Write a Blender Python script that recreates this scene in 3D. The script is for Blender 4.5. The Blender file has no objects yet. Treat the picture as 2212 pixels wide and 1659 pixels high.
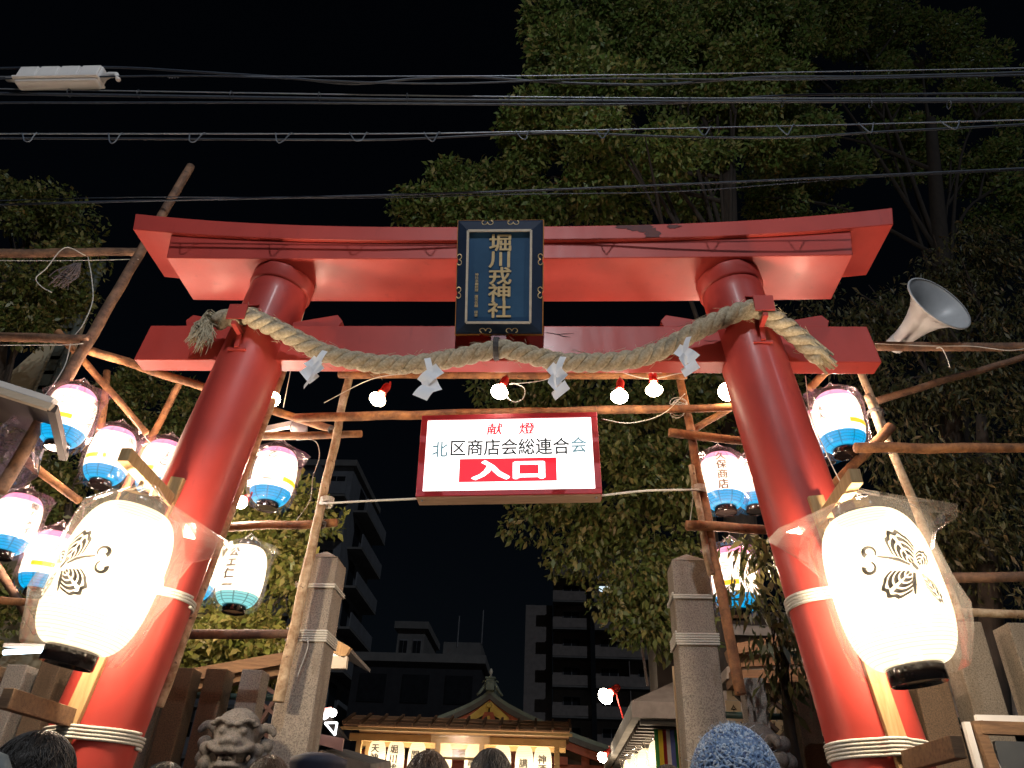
import bpy, bmesh, math, random
import numpy as np
from mathutils import Vector, Matrix, noise
random.seed(7); RNG = np.random.default_rng(7)
S = bpy.context.scene
COL = S.collection
# ---------------------------------------------------------------- camera
YAW, PITCH, ROLL, FPX, CX, CZ = -0.0688, 0.5681, 0.0427, 1620.3, 0.392, 1.4
cyw, syw, cpt, spt = math.cos(YAW), math.sin(YAW), math.cos(PITCH), math.sin(PITCH)
FW = Vector((syw*cpt, cyw*cpt, spt)); _r = Vector((cyw, -syw, 0)); _u = _r.cross(FW)
RT = _r*math.cos(ROLL) + _u*math.sin(ROLL); UP = _u*math.cos(ROLL) - _r*math.sin(ROLL)
CAM = Vector((CX, 0, CZ))
cd = bpy.data.cameras.new('camera'); cam = bpy.data.objects.new('camera', cd); COL.objects.link(cam)
mw = Matrix((RT, UP, -FW)).transposed().to_4x4(); mw.translation = CAM; cam.matrix_world = mw
cd.sensor_width = 36; cd.lens = FPX/2212*36; cd.clip_start = .05; cd.clip_end = 500
S.camera = cam
# ---------------------------------------------------------------- night sky, faint sun, exposure
w = bpy.data.worlds.new('World'); S.world = w; w.use_nodes = True
nt = w.node_tree; sky = nt.nodes.new('ShaderNodeTexSky'); sky.sky_type = 'NISHITA'; sky.sun_disc = False
sky.sun_elevation = math.radians(35); sky.sun_rotation = math.radians(142); sky.air_density = 1; sky.dust_density = 2
bg = nt.nodes['Background']; bg.inputs[1].default_value = .0007
nt.links.new(sky.outputs[0], bg.inputs[0])
sd = bpy.data.lights.new('sun', 'SUN'); sd.energy = .30; sd.angle = math.radians(.5); sd.color = (.8, .88, 1)
sun = bpy.data.objects.new('sun', sd); COL.objects.link(sun); sun.rotation_euler = (math.radians(55), 0, math.radians(38))
vs = S.view_settings; vs.view_transform = 'Standard'; vs.look = 'None'; vs.exposure = 0; vs.gamma = 1; vs.use_curve_mapping = False
S.cycles.use_denoising = True
S.cycles.max_bounces = 6; S.cycles.diffuse_bounces = 3; S.cycles.glossy_bounces = 3; S.cycles.transparent_max_bounces = 12
S.cycles.sample_clamp_indirect = 4
try: S.cycles.use_light_tree = True
except Exception: pass
# ---------------------------------------------------------------- helpers
def at(u, v, Y):
    """point of the place seen at (u, v) of the 2212 x 1659 picture on the upright plane y = Y"""
    d = FW + RT*((u-1106)/FPX) - UP*((v-829.5)/FPX)
    return CAM + d*(Y/d.y)
def depth(p): return (Vector(p)-CAM).dot(FW)
def pxm(n, p): return n*depth(p)/FPX          # n picture units in metres at p
ORG = {}
class MB:
    def __init__(s): s.V = []; s.F = []; s.UV = None
    def add(s, vs, fs):
        o = len(s.V); s.V += [Vector(v) for v in vs]; s.F += [tuple(i+o for i in f) for f in fs]; return s
    def hexa(s, p):   # 8 points: bottom ring 0-3, top ring 4-7
        return s.add(p, [(3,2,1,0),(4,5,6,7),(0,1,5,4),(1,2,6,5),(2,3,7,6),(3,0,4,7)])
    def box(s, c, d, M=None):
        x,y,z = d[0]/2,d[1]/2,d[2]/2; c = Vector(c)
        p = [Vector(q) for q in ((-x,-y,-z),(x,-y,-z),(x,y,-z),(-x,y,-z),(-x,-y,z),(x,-y,z),(x,y,z),(-x,y,z))]
        if M is not None: p = [M @ q for q in p]
        return s.hexa([q+c for q in p])
    def bar(s, a, b, wd, ht, up=(0,0,1)):   # beam from a to b
        a, b = Vector(a), Vector(b); d = (b-a).normalized(); up = Vector(up)
        x = d.cross(up).normalized(); u = x.cross(d)
        x *= wd/2; u *= ht/2
        return s.hexa([a-x-u, a+x-u, b+x-u, b-x-u, a-x+u, a+x+u, b+x+u, b-x+u])
    def tube(s, pts, r, n=8, cap=True):
        pts = [Vector(p) for p in pts]; m = len(pts)
        rs = r if isinstance(r, (list, tuple)) else [r]*m
        t0 = (pts[1]-pts[0]).normalized(); ref = Vector((0,0,1)) if abs(t0.z) < .9 else Vector((1,0,0))
        x = t0.cross(ref).normalized(); o = len(s.V)
        for i, p in enumerate(pts):
            t = (pts[min(i+1,m-1)]-pts[max(i-1,0)]).normalized()
            x = (x - t*x.dot(t)).normalized(); y = t.cross(x)
            for k in range(n):
                a = 2*math.pi*k/n; s.V.append(p + (x*math.cos(a)+y*math.sin(a))*rs[i])
        for i in range(m-1):
            for k in range(n):
                k2 = (k+1) % n; s.F.append((o+i*n+k, o+i*n+k2, o+(i+1)*n+k2, o+(i+1)*n+k))
        if cap:
            s.F.append(tuple(o+k for k in range(n))[::-1]); s.F.append(tuple(o+(m-1)*n+k for k in range(n)))
        return s
    def lathe(s, prof, n=24, M=None, rfun=None, caps=(False, False), uv=None):
        o = len(s.V)
        for i, (r, z) in enumerate(prof):
            for k in range(n):
                a = 2*math.pi*k/n; rr = r if rfun is None else r + rfun(i, a)
                v = Vector((rr*math.cos(a), rr*math.sin(a), z)); s.V.append(M @ v if M is not None else v)
        m = len(prof)
        if uv is not None and s.UV is None: s.UV = []
        for i in range(m-1):
            for k in range(n):
                k2 = (k+1) % n; s.F.append((o+i*n+k, o+i*n+k2, o+(i+1)*n+k2, o+(i+1)*n+k))
                if uv is not None:
                    s.UV += [(k/n, uv[i]), ((k+1)/n, uv[i]), ((k+1)/n, uv[i+1]), (k/n, uv[i+1])]
        if caps[0]: s.F.append(tuple(o+k for k in range(n))[::-1])
        if caps[1]: s.F.append(tuple(o+(m-1)*n+k for k in range(n)))
        return s
    def prism(s, poly, off):   # poly: 3-D outline, extruded along off
        poly = [Vector(p) for p in poly]; off = Vector(off); n = len(poly)
        fs = [tuple(range(n))[::-1], tuple(range(n, 2*n))] + [(i, (i+1) % n, n+(i+1) % n, n+i) for i in range(n)]
        return s.add(poly + [p+off for p in poly], fs)
    def build(s, name, mat, parent=None, smooth=False, bevel=0):
        if parent is not None: org = ORG[parent]
        else:
            A = np.array([tuple(v) for v in s.V]); org = Vector(((A[:,0].min()+A[:,0].max())/2, (A[:,1].min()+A[:,1].max())/2, A[:,2].min()))
        me = bpy.data.meshes.new(name); me.from_pydata([tuple(v-org) for v in s.V], [], s.F)
        if s.UV is not None and len(s.UV) == len(me.loops):
            l = me.uv_layers.new(name='UVMap'); l.data.foreach_set('uv', np.array(s.UV, dtype=np.float32).ravel())
        me.materials.append(mat)
        if smooth: me.polygons.foreach_set('use_smooth', [True]*len(me.polygons))
        me.update()
        o = bpy.data.objects.new(name, me); COL.objects.link(o)
        if parent is None: o.location = org
        else: o.parent = parent
        ORG[o] = org
        if bevel:
            b = o.modifiers.new('edge', 'BEVEL'); b.width = bevel; b.segments = 2; b.limit_method = 'ANGLE'
            b.harden_normals = False
        return o
def tag(o, label=None, cat=None, group=None, kind=None):
    if label: o['label'] = label
    if cat: o['category'] = cat
    if group: o['group'] = group
    if kind: o['kind'] = kind
    return o
def thing(name, label, cat, loc, group=None):
    o = bpy.data.objects.new(name, None); COL.objects.link(o); o.location = Vector(loc); o.empty_display_size = .1
    ORG[o] = Vector(loc); return tag(o, label, cat, group)
def npmesh(name, V, F, mat, parent=None, smooth=False):
    """V (n,3) world points, F (m,k) faces, fast"""
    org = ORG[parent] if parent is not None else Vector(((V[:,0].min()+V[:,0].max())/2, (V[:,1].min()+V[:,1].max())/2, V[:,2].min()))
    V = V - np.array(tuple(org)); k = F.shape[1]
    me = bpy.data.meshes.new(name); me.vertices.add(len(V)); me.vertices.foreach_set('co', V.astype(np.float32).ravel())
    me.loops.add(F.size); me.loops.foreach_set('vertex_index', F.astype(np.int32).ravel())
    me.polygons.add(len(F)); me.polygons.foreach_set('loop_start', np.arange(0, F.size, k, dtype=np.int32))
    me.polygons.foreach_set('loop_total', np.full(len(F), k, dtype=np.int32))
    if smooth: me.polygons.foreach_set('use_smooth', np.ones(len(F), dtype=bool))
    me.materials.append(mat); me.update(calc_edges=True)
    o = bpy.data.objects.new(name, me); COL.objects.link(o)
    if parent is None: o.location = org
    else: o.parent = parent
    ORG[o] = org
    return o
_tc = {}
def glyphs(txt, bold=0.0, line=1.0, res=3):
    """outline faces of a short text, centred, one unit = one character"""
    key = (txt, bold, line)
    if key in _tc: return _tc[key]
    c = bpy.data.curves.new('lettering', 'FONT'); c.body = txt; c.align_x = 'CENTER'; c.align_y = 'CENTER'; c.space_line = line
    c.offset = bold; c.resolution_u = res; c.fill_mode = 'FRONT'
    o = bpy.data.objects.new('lettering', c); COL.objects.link(o)
    dg = bpy.context.evaluated_depsgraph_get(); ev = o.evaluated_get(dg); m = ev.to_mesh()
    V = [Vector(v.co) for v in m.vertices]; F = [tuple(p.vertices) for p in m.polygons]
    ev.to_mesh_clear(); bpy.data.objects.remove(o); bpy.data.curves.remove(c)
    xs = [v.x for v in V]; ys = [v.y for v in V]; cx, cy = (min(xs)+max(xs))/2, (min(ys)+max(ys))/2
    V = [Vector((v.x-cx, v.y-cy, 0)) for v in V]
    _tc[key] = (V, F, max(xs)-min(xs), max(ys)-min(ys)); return _tc[key]
def letter_plane(name, txt, c, ax, ay, size, mat, parent, bold=0, line=1.0, lift=.003, sx=1.0, fit=None, slant=0):
    V, F, W, H = glyphs(txt, 0, line)
    ax, ay = Vector(ax).normalized(), Vector(ay).normalized(); n = ax.cross(ay)
    kx = ky = size
    if fit: kx, ky = fit[0]/W, fit[1]/H
    mb = MB()
    for i, (ox, oy) in enumerate(((0,0),(1,0),(-1,0),(0,1),(0,-1),(.7,.7),(-.7,-.7)) if bold else ((0,0),)):
        mb.add([Vector(c)+ax*((v.x+slant*v.y+ox*bold)*kx*sx)+ay*((v.y+oy*bold)*ky)+n*(lift+.00025*i) for v in V], F)
    return mb.build(name, mat, parent)
# ---------------------------------------------------------------- materials
def M_(name): m = bpy.data.materials.new(name); m.use_nodes = True; return m, m.node_tree, m.node_tree.nodes['Principled BSDF']
def ramp(nt, fac, stops):
    r = nt.nodes.new('ShaderNodeValToRGB'); e = r.color_ramp.elements
    while len(e) < len(stops): e.new(.5)
    for i, (p, c) in enumerate(stops): e[i].position = p; e[i].color = (*c, 1)
    nt.links.new(fac, r.inputs[0]); return r.outputs[0]
def tex(nt, scale, detail=6, rough=.6, stretch=(1,1,1), coord='Object', kind='noise'):
    c = nt.nodes.new('ShaderNodeTexCoord'); mp = nt.nodes.new('ShaderNodeMapping'); mp.inputs['Scale'].default_value = stretch
    nt.links.new(c.outputs[coord], mp.inputs[0])
    if kind == 'voronoi':
        t = nt.nodes.new('ShaderNodeTexVoronoi'); t.inputs['Scale'].default_value = scale
    else:
        t = nt.nodes.new('ShaderNodeTexNoise'); t.inputs['Scale'].default_value = scale; t.inputs['Detail'].default_value = detail; t.inputs['Roughness'].default_value = rough
    nt.links.new(mp.outputs[0], t.inputs['Vector']); return t.outputs[0]
def bump(nt, b, h, s=.3, d=.01):
    n = nt.nodes.new('ShaderNodeBump'); n.inputs['Strength'].default_value = s; n.inputs['Distance'].default_value = d
    nt.links.new(h, n.inputs['Height']); nt.links.new(n.outputs[0], b.inputs['Normal'])
def mat(name, c1, c2=None, scale=6, rough=.6, bmp=0, bscale=None, stretch=(1,1,1), spec=.4, coat=0, metal=0, detail=6, lo=.35, hi=.65, bd=.01):
    m, nt, b = M_(name); c2 = c2 or tuple(x*.8 for x in c1)
    f = tex(nt, scale, detail, stretch=stretch); nt.links.new(ramp(nt, f, [(lo, c1), (hi, c2)]), b.inputs['Base Color'])
    b.inputs['Roughness'].default_value = rough; b.inputs['Specular IOR Level'].default_value = spec; b.inputs['Metallic'].default_value = metal
    b.inputs['Coat Weight'].default_value = coat; b.inputs['Coat Roughness'].default_value = .15
    if bmp: bump(nt, b, tex(nt, bscale or scale*3, detail, stretch=stretch), bmp, bd)
    return m
def emit(name, col, s):
    m, nt, b = M_(name); b.inputs['Base Color'].default_value = (*[min(.8, c) for c in col], 1); b.inputs['Roughness'].default_value = .7
    b.inputs['Emission Color'].default_value = (*col, 1); b.inputs['Emission Strength'].default_value = s; return m
def paper(name, col, s, ribs, merid=0, line=.5, base=None, thin=0, glow=.045):
    """lit lantern paper: fine hoops (and seams) show as darker lines"""
    m, nt, b = M_(name); uv = nt.nodes.new('ShaderNodeUVMap'); sp = nt.nodes.new('ShaderNodeSeparateXYZ'); nt.links.new(uv.outputs[0], sp.inputs[0])
    def lines(sock, n, wd):
        a = nt.nodes.new('ShaderNodeMath'); a.operation = 'MULTIPLY'; a.inputs[1].default_value = n; nt.links.new(sock, a.inputs[0])
        f = nt.nodes.new('ShaderNodeMath'); f.operation = 'FRACT'; nt.links.new(a.outputs[0], f.inputs[0])
        g = nt.nodes.new('ShaderNodeMath'); g.operation = 'LESS_THAN'; g.inputs[1].default_value = wd; nt.links.new(f.outputs[0], g.inputs[0]); return g.outputs[0]
    l = lines(sp.outputs[1], ribs, .2)
    if merid:
        q = nt.nodes.new('ShaderNodeMath'); q.operation = 'MAXIMUM'; nt.links.new(l, q.inputs[0]); nt.links.new(lines(sp.outputs[0], merid, .1), q.inputs[1]); l = q.outputs[0]
    mx = nt.nodes.new('ShaderNodeMix'); mx.data_type = 'RGBA'; mx.inputs[6].default_value = (*col, 1); mx.inputs[7].default_value = (*[c*line for c in col], 1)
    nt.links.new(l, mx.inputs[0]); nt.links.new(mx.outputs[2], b.inputs['Emission Color']); b.inputs['Emission Strength'].default_value = s
    b.inputs['Base Color'].default_value = (*(base or [min(.8, c) for c in col]), 1); b.inputs['Roughness'].default_value = .8
    if thin:   # thin paper lets part of the lamp's light straight through
        tr = nt.nodes.new('ShaderNodeBsdfTransparent'); ms = nt.nodes.new('ShaderNodeMixShader'); ms.inputs[0].default_value = thin
        tl = nt.nodes.new('ShaderNodeBsdfTranslucent'); nt.links.new(mx.outputs[2], tl.inputs[0]); m0 = nt.nodes.new('ShaderNodeMixShader'); m0.inputs[0].default_value = glow
        nt.links.new(b.outputs[0], m0.inputs[1]); nt.links.new(tl.outputs[0], m0.inputs[2])
        nt.links.new(m0.outputs[0], ms.inputs[1]); nt.links.new(tr.outputs[0], ms.inputs[2]); nt.links.new(ms.outputs[0], nt.nodes['Material Output'].inputs[0])
    return m
def plastic(name, tint, clear=.7, haze=.05):
    """thin clear film: mostly see-through, crisp shine, a little milky haze"""
    m, nt, b = M_(name); out = nt.nodes['Material Output']
    tr = nt.nodes.new('ShaderNodeBsdfTransparent'); tr.inputs[0].default_value = (*[.75+.25*c for c in tint], 1)
    tl = nt.nodes.new('ShaderNodeBsdfTranslucent'); tl.inputs[0].default_value = (*tint, 1)
    gl = nt.nodes.new('ShaderNodeBsdfGlossy'); gl.inputs['Roughness'].default_value = .14; gl.inputs[0].default_value = (1,1,1,1)
    fr = nt.nodes.new('ShaderNodeLayerWeight'); pw = nt.nodes.new('ShaderNodeMath'); pw.operation = 'POWER'; pw.inputs[1].default_value = 3.2; nt.links.new(fr.outputs['Facing'], pw.inputs[0])
    k = nt.nodes.new('ShaderNodeMath'); k.operation = 'MULTIPLY_ADD'; k.inputs[1].default_value = 2.2*(1-clear); k.inputs[2].default_value = .045; k.use_clamp = True; nt.links.new(pw.outputs[0], k.inputs[0])
    m1 = nt.nodes.new('ShaderNodeMixShader'); m1.inputs[0].default_value = haze
    m2 = nt.nodes.new('ShaderNodeMixShader'); nt.links.new(k.outputs[0], m2.inputs[0])
    nt.links.new(tr.outputs[0], m1.inputs[1]); nt.links.new(tl.outputs[0], m1.inputs[2]); nt.links.new(m1.outputs[0], m2.inputs[1]); nt.links.new(gl.outputs[0], m2.inputs[2])
    nt.links.new(m2.outputs[0], out.inputs[0]); return m
def leafmat(name, a, b_, c, rough=.45):
    m, nt, b = M_(name); g = nt.nodes.new('ShaderNodeNewGeometry')
    col = ramp(nt, g.outputs['Random Per Island'], [(0, a), (.55, b_), (1, c)])
    nt.links.new(col, b.inputs['Base Color']); b.inputs['Roughness'].default_value = rough; b.inputs['Specular IOR Level'].default_value = .35
    tl = nt.nodes.new('ShaderNodeBsdfTranslucent'); nt.links.new(col, tl.inputs[0]); mx = nt.nodes.new('ShaderNodeMixShader'); mx.inputs[0].default_value = .3
    nt.links.new(b.outputs[0], mx.inputs[1]); nt.links.new(tl.outputs[0], mx.inputs[2]); nt.links.new(mx.outputs[0], nt.nodes['Material Output'].inputs[0]); return m
def facet(name, cols, rough=.6):
    m, nt, b = M_(name); g = nt.nodes.new('ShaderNodeNewGeometry'); n = len(cols)
    nt.links.new(ramp(nt, g.outputs['Random Per Island'], [(i/(n-1), c) for i, c in enumerate(cols)]), b.inputs['Base Color']); b.inputs['Roughness'].default_value = rough; return m
def torii_paint():
    m, nt, b = M_('vermilion_paint'); f = tex(nt, 2.2, 8); base = ramp(nt, f, [(.3, (.48,.056,.044)), (.7, (.37,.044,.036))])
    g = tex(nt, 14, 10, .7, stretch=(1,1,.25)); k = ramp(nt, g, [(.58, (0,0,0)), (.74, (.8,.8,.8))])
    mx = nt.nodes.new('ShaderNodeMix'); mx.data_type = 'RGBA'; mx.inputs[7].default_value = (.30,.036,.032,1)
    nt.links.new(k, mx.inputs[0]); nt.links.new(base, mx.inputs[6]); nt.links.new(mx.outputs[2], b.inputs['Base Color'])
    rg = ramp(nt, tex(nt, 7, 8, .7, stretch=(1,1,.2)), [(.35, (.40,.40,.40)), (.7, (.56,.56,.56))]); nt.links.new(rg, b.inputs['Roughness']); b.inputs['Specular IOR Level'].default_value = .36; b.inputs['Coat Weight'].default_value = .05; b.inputs['Coat Roughness'].default_value = .18
    bump(nt, b, tex(nt, 30, 4), .06, .004); return m
def granite(name, a, b_, dark, warm=None):
    m, nt, b = M_(name); f = tex(nt, 5, 8, .7); base = ramp(nt, f, [(.3, a), (.7, b_)])
    g = tex(nt, 110, 6, .8); k = ramp(nt, g, [(.38, (.95,.95,.95)), (.54, (0,0,0))])
    mx = nt.nodes.new('ShaderNodeMix'); mx.data_type = 'RGBA'; mx.inputs[7].default_value = (*dark, 1)
    nt.links.new(k, mx.inputs[0]); nt.links.new(base, mx.inputs[6]); last = mx.outputs[2]
    s = tex(nt, 3.3, 8, .65, stretch=(1.5,1.5,.35)); k2 = ramp(nt, s, [(.52, (0,0,0)), (.66, (.75,.75,.75))])
    m3 = nt.nodes.new('ShaderNodeMix'); m3.data_type = 'RGBA'; m3.inputs[7].default_value = (*(warm or tuple(x*.5 for x in a)), 1)
    nt.links.new(k2, m3.inputs[0]); nt.links.new(last, m3.inputs[6]); nt.links.new(m3.outputs[2], b.inputs['Base Color'])
    b.inputs['Roughness'].default_value = .85; b.inputs['Specular IOR Level'].default_value = .25; bump(nt, b, g, .45, .004); return m
def logmat(name, a, b_, knot):
    m, nt, b = M_(name); f = tex(nt, 9, 8, .7, coord='Object', stretch=(1,1,1)); base = ramp(nt, f, [(.38, a), (.60, b_)])
    g = tex(nt, 22, 4, .6); k = ramp(nt, g, [(.64, (0,0,0)), (.72, (1,1,1))])
    mx = nt.nodes.new('ShaderNodeMix'); mx.data_type = 'RGBA'; mx.inputs[7].default_value = (*knot, 1)
    nt.links.new(k, mx.inputs[0]); nt.links.new(base, mx.inputs[6]); nt.links.new(mx.outputs[2], b.inputs['Base Color'])
    b.inputs['Roughness'].default_value = .75; bump(nt, b, f, .5, .01); return m
RED = torii_paint()
STAIN = mat('peeled_paint', (.10,.045,.05), (.14,.05,.045), 20, .8)
PLQ = mat('plaque_navy', (.008,.018,.042), (.012,.025,.055), 8, .6, spec=.2)
PLQB = mat('plaque_blue', (.018,.060,.13), (.026,.080,.165), 3, .55, spec=.25)
GOLD = mat('gold_leaf', (.62,.50,.30), (.55,.42,.22), 30, .45, metal=.3)
GILT = mat('gilt_edge', (.45,.20,.04), (.35,.14,.03), 30, .5, metal=.2)
SILVER = mat('pale_gilt', (.55,.50,.42), (.45,.40,.33), 30, .5, metal=.2)
STRAW = mat('straw_rope', (.50,.43,.32), (.29,.24,.165), 60, .9, .7, 90, spec=.15, bd=.006)
STRAWD = mat('straw_fibre', (.56,.48,.35), (.38,.32,.21), 40, .9, spec=.15)
PAPER = mat('white_paper', (.80,.81,.84), (.76,.77,.80), 4, .85, spec=.2)
LOG = logmat('cedar_log', (.42,.19,.075), (.16,.07,.032), (.05,.025,.015))
LOGD = logmat('old_log', (.24,.13,.075), (.09,.05,.032), (.035,.02,.014))
LOGL = logmat('pale_log', (.58,.45,.30), (.26,.16,.085), (.08,.04,.025))
PLANK = mat('new_timber', (.50,.33,.16), (.38,.23,.10), 7, .7, .25, 30, stretch=(8,8,.8))
PLANKD = mat('weathered_timber', (.20,.115,.06), (.11,.062,.035), 7, .8, .3, 30, stretch=(1,8,8))
GRAN = granite('grey_granite', (.36,.31,.26), (.27,.235,.20), (.095,.083,.072), (.16,.12,.085))
GRANB = granite('brown_granite', (.20,.13,.075), (.14,.09,.055), (.05,.038,.03), (.08,.052,.03))
GRANL = granite('sand_granite', (.30,.25,.19), (.23,.19,.145), (.08,.07,.055), (.15,.11,.07))
STONE = granite('carved_stone', (.17,.155,.145), (.12,.112,.108), (.05,.048,.046), (.065,.06,.055))
CABLE = mat('black_cable', (.035,.045,.060), (.025,.03,.045), 20, .5)
STEELW = mat('steel_strand', (.30,.32,.36), (.24,.26,.30), 60, .45, metal=.4)
BOXP = mat('closure_plastic', (.62,.60,.58), (.55,.53,.52), 5, .55)
CORD = mat('white_cord', (.66,.64,.58), (.52,.50,.45), 120, .85, .4, 200)
CORDB = mat('thin_wire', (.10,.09,.09), (.07,.06,.06), 30, .6)
LACQ = mat('black_lacquer', (.010,.007,.007), (.014,.009,.008), 6, .18, coat=.6)
INK = emit('brush_ink', (.10,.075,.055), .6)
INKD = emit('crest_ink', (.05,.045,.035), .35)
DK = (.015,.013,.012)
SH_W = paper('lantern_paper_white', (1,.88,.76), 1.1, 24, 0, .62, DK, .35)
SH_P = paper('lantern_paper_pink', (1,.28,.56), 1.0, 24, 9, .6, DK, .12, .022)
SH_B = paper('lantern_paper_blue', (0,.43,.82), 1.25, 24, 9, .58, DK)
SH_T = paper('lantern_paper_teal', (.28,.75,.75), 1.1, 24, 9, .4, DK)
SH_Y = emit('lantern_print_yellow', (1,.62,.03), 1.25)
SH_O = emit('lantern_print_orange', (1,.66,.34), 1.5)
SH_FAR = paper('stand_lantern_paper', (1,.84,.54), .9, 24, 0, .65, DK, .30, .05)
SH_BIG = paper('large_lantern_paper', (1,.87,.62), .95, 44, 0, .55, DK, .35, .045)
BAG = plastic('bag_film', (.92,.86,.82), .80, .009)
BAGL = plastic('loose_bag_film', (.95,.88,.82), .78, .020)
BAGP = plastic('pink_bag_film', (.95,.55,.70), .80, .010)
BULB = emit('lit_bulb', (1,.88,.70), 60)
BULBW = emit('lit_bulb_warm', (1,.80,.50), 45)
GLASS = plastic('bulb_glass', (1,.93,.85), .6, .3)
REDP = mat('red_socket', (.50,.03,.02), (.40,.02,.018), 10, .4)
SIGNW = emit('lit_sign_panel', (1,.97,.95), 2.4)
SIGNR = emit('sign_red', (.62,.012,.03), 1.05)
SIGNK = emit('sign_black', (.020,.030,.036), .8)
SIGNC = emit('sign_teal', (.10,.21,.26), 1.0)
SIGNF = mat('sign_frame_red', (.36,.02,.035), (.28,.016,.03), 8, .5)
WOODF = mat('sign_wood', (.34,.22,.15), (.26,.16,.10), 8, .75, stretch=(1,8,8))
HORN = mat('horn_plastic', (.46,.47,.48), (.40,.41,.42), 9, .38)
CONC = mat('dark_concrete', (.19,.20,.22), (.15,.155,.17), 1.2, .9)
CONCL = mat('pale_concrete', (.20,.19,.18), (.15,.145,.14), 1.5, .9)
TILEW = mat('brown_tile_wall', (.27,.23,.21), (.21,.18,.165), 2, .85)
PANE = mat('dark_pane', (.02,.022,.026), (.014,.015,.018), 3, .12)
FRAME = mat('window_frame', (.22,.22,.23), (.18,.18,.19), 4, .5)
LITW = emit('lit_window', (.72,.90,1), 1.2)
LITY = emit('lit_window_warm', (.9,.85,.6), .5)
SOIL = mat('ground_earth', (.10,.085,.07), (.07,.06,.05), 3, .95)
ASPH = mat('asphalt', (.055,.055,.057), (.04,.04,.042), 60, .9, .3, 200)
PAVE = mat('granite_paving', (.26,.25,.24), (.20,.19,.185), 4, .8, .2, 40)
LEAFA = leafmat('camphor_leaves', (.085,.155,.032), (.165,.225,.058), (.28,.235,.085))
LEAFB = leafmat('dark_leaves', (.040,.050,.018), (.070,.072,.028), (.12,.085,.038))
LEAFC = leafmat('lit_evergreen_leaves', (.11,.14,.030), (.20,.21,.050), (.30,.25,.09), .35)
LEAFD = leafmat('oak_leaves', (.050,.078,.017), (.100,.120,.031), (.165,.135,.048), .4)
BARK = mat('bark', (.036,.027,.020), (.02,.015,.012), 18, .9, .6, 30, stretch=(1,1,.3))
# ================================================================ ground
def slab(name, x0, x1, y0, y1, z0, z1, m, kind='structure', parent=None):
    o = MB().box(((x0+x1)/2, (y0+y1)/2, (z0+z1)/2), (x1-x0, y1-y0, z1-z0)).build(name, m, parent)
    if parent is None: o['kind'] = kind
    return o
slab('ground', -150, 150, -60, 200, -.5, -.02, SOIL)
slab('road', -60, 60, -7, 3.2, -.3, 0, ASPH)
pv = slab('pavement', -60, 60, 3.204, 4.9, -.3, .10, PAVE)
ap = bpy.data.objects.new('path', None); COL.objects.link(ap); ap['kind'] = 'structure'; ORG[ap] = Vector((0,0,0))
MB().box((0, 14.95, -.08), (3.4, 20, .30)).build('path_bed', SOIL, ap)
fl = None
for j in range(24):
    for i in range(4):
        y = 4.95+.4+j*.82; x = -1.26+i*.84
        if fl is None:
            fl = MB().box((0,0,0), (.828,.808,.05)); fl = fl.build('paving_stone', PAVE, ap, bevel=.006); fl.location = (x, y, .09); fl.data.update(); fo = Vector((x,y,.09))
        else:
            c = fl.copy(); COL.objects.link(c); c.parent = ap; c.location = (x, y, .09+random.uniform(-.003,.003))
# ================================================================ torii
YT = 4.2
def pil_x(z): return .995+.1238*(10.05-z)
def pil_r(z): return .165+.0083*(10.05-z)
tori = thing('torii', 'large vermilion painted torii gate spanning the shrine entrance', 'torii', (0, YT, .1))
for s in (-1, 1):
    mb = MB(); zs = [.1+i*(4.985-.1)/24 for i in range(25)]
    mb.tube([(s*pil_x(z), YT, z) for z in zs], [pil_r(z) for z in zs], 48)
    pl = mb.build('pillar', RED, tori, True)
    mb = MB(); mb.tube([(s*pil_x(z), YT, z) for z in (4.86, 4.875, 4.965, 4.975)], [pil_r(4.9)+.004, pil_r(4.9)+.016, pil_r(4.9)+.016, pil_r(4.9)+.02], 48)
    mb.build('collar', RED, pl, True)
    mb = MB(); mb.tube([(s*pil_x(z), YT, z) for z in (.1, .22, .3)], [.36, .34, .27], 32); mb.build('base_stone', GRAN, tori, True)
def loft(name, hw_t, hw_b, ztop, zbot, yf, yb, m, parent, n=48, inset=0):
    mb = MB(); rings = []
    for i in range(n+1):
        t = -1+2*i/n; xt, xb = t*hw_t, t*hw_b
        zt, zb = ztop(xt), zbot(xb)
        rings.append([(xb, yf+inset, zb), (xb, yb-inset, zb), (xt, yb, zt), (xt, yf, zt)])
    o = len(mb.V)
    for r in rings: mb.V += [Vector(p) for p in r]
    for i in range(n):
        for k in range(4): mb.F.append((i*4+k, (i+1)*4+k, (i+1)*4+(k+1) % 4, i*4+(k+1) % 4))
    mb.F.append((0,1,2,3)); mb.F.append(tuple(n*4+k for k in (3,2,1,0)))
    return mb.build(name, m, parent, bevel=.006)
rise = lambda x: .157*(abs(x)/2.766)**2.7
loft('top_beam', 2.775, 2.745, lambda x: 5.262+rise(x), lambda x: 5.128+rise(x)*.85, 3.93, 4.47, RED, tori)
loft('under_beam', 2.455, 2.425, lambda x: 5.127+rise(x)*.85, lambda x: 4.979+.02*(abs(x)/2.43)**2.2, 3.957, 4.44, RED, tori)
loft('tie_beam', 2.475, 2.508, lambda x: 4.518, lambda x: 4.226, 4.13, 4.272, RED, tori, 2)
for s in (-1, 1):
    for q in (-1, 1):
        x0 = s*pil_x(4.55)+q*(pil_r(4.55)+.005); x1 = x0+q*.33
        MB().prism([(x0,4.145,4.5175),(x1,4.145,4.5175),(x1+q*.02,4.145,4.575),(x1-q*.02,4.145,4.625),(x0,4.145,4.56)], (0,.11,0)).build('wedge', RED, tori, bevel=.004)
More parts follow.
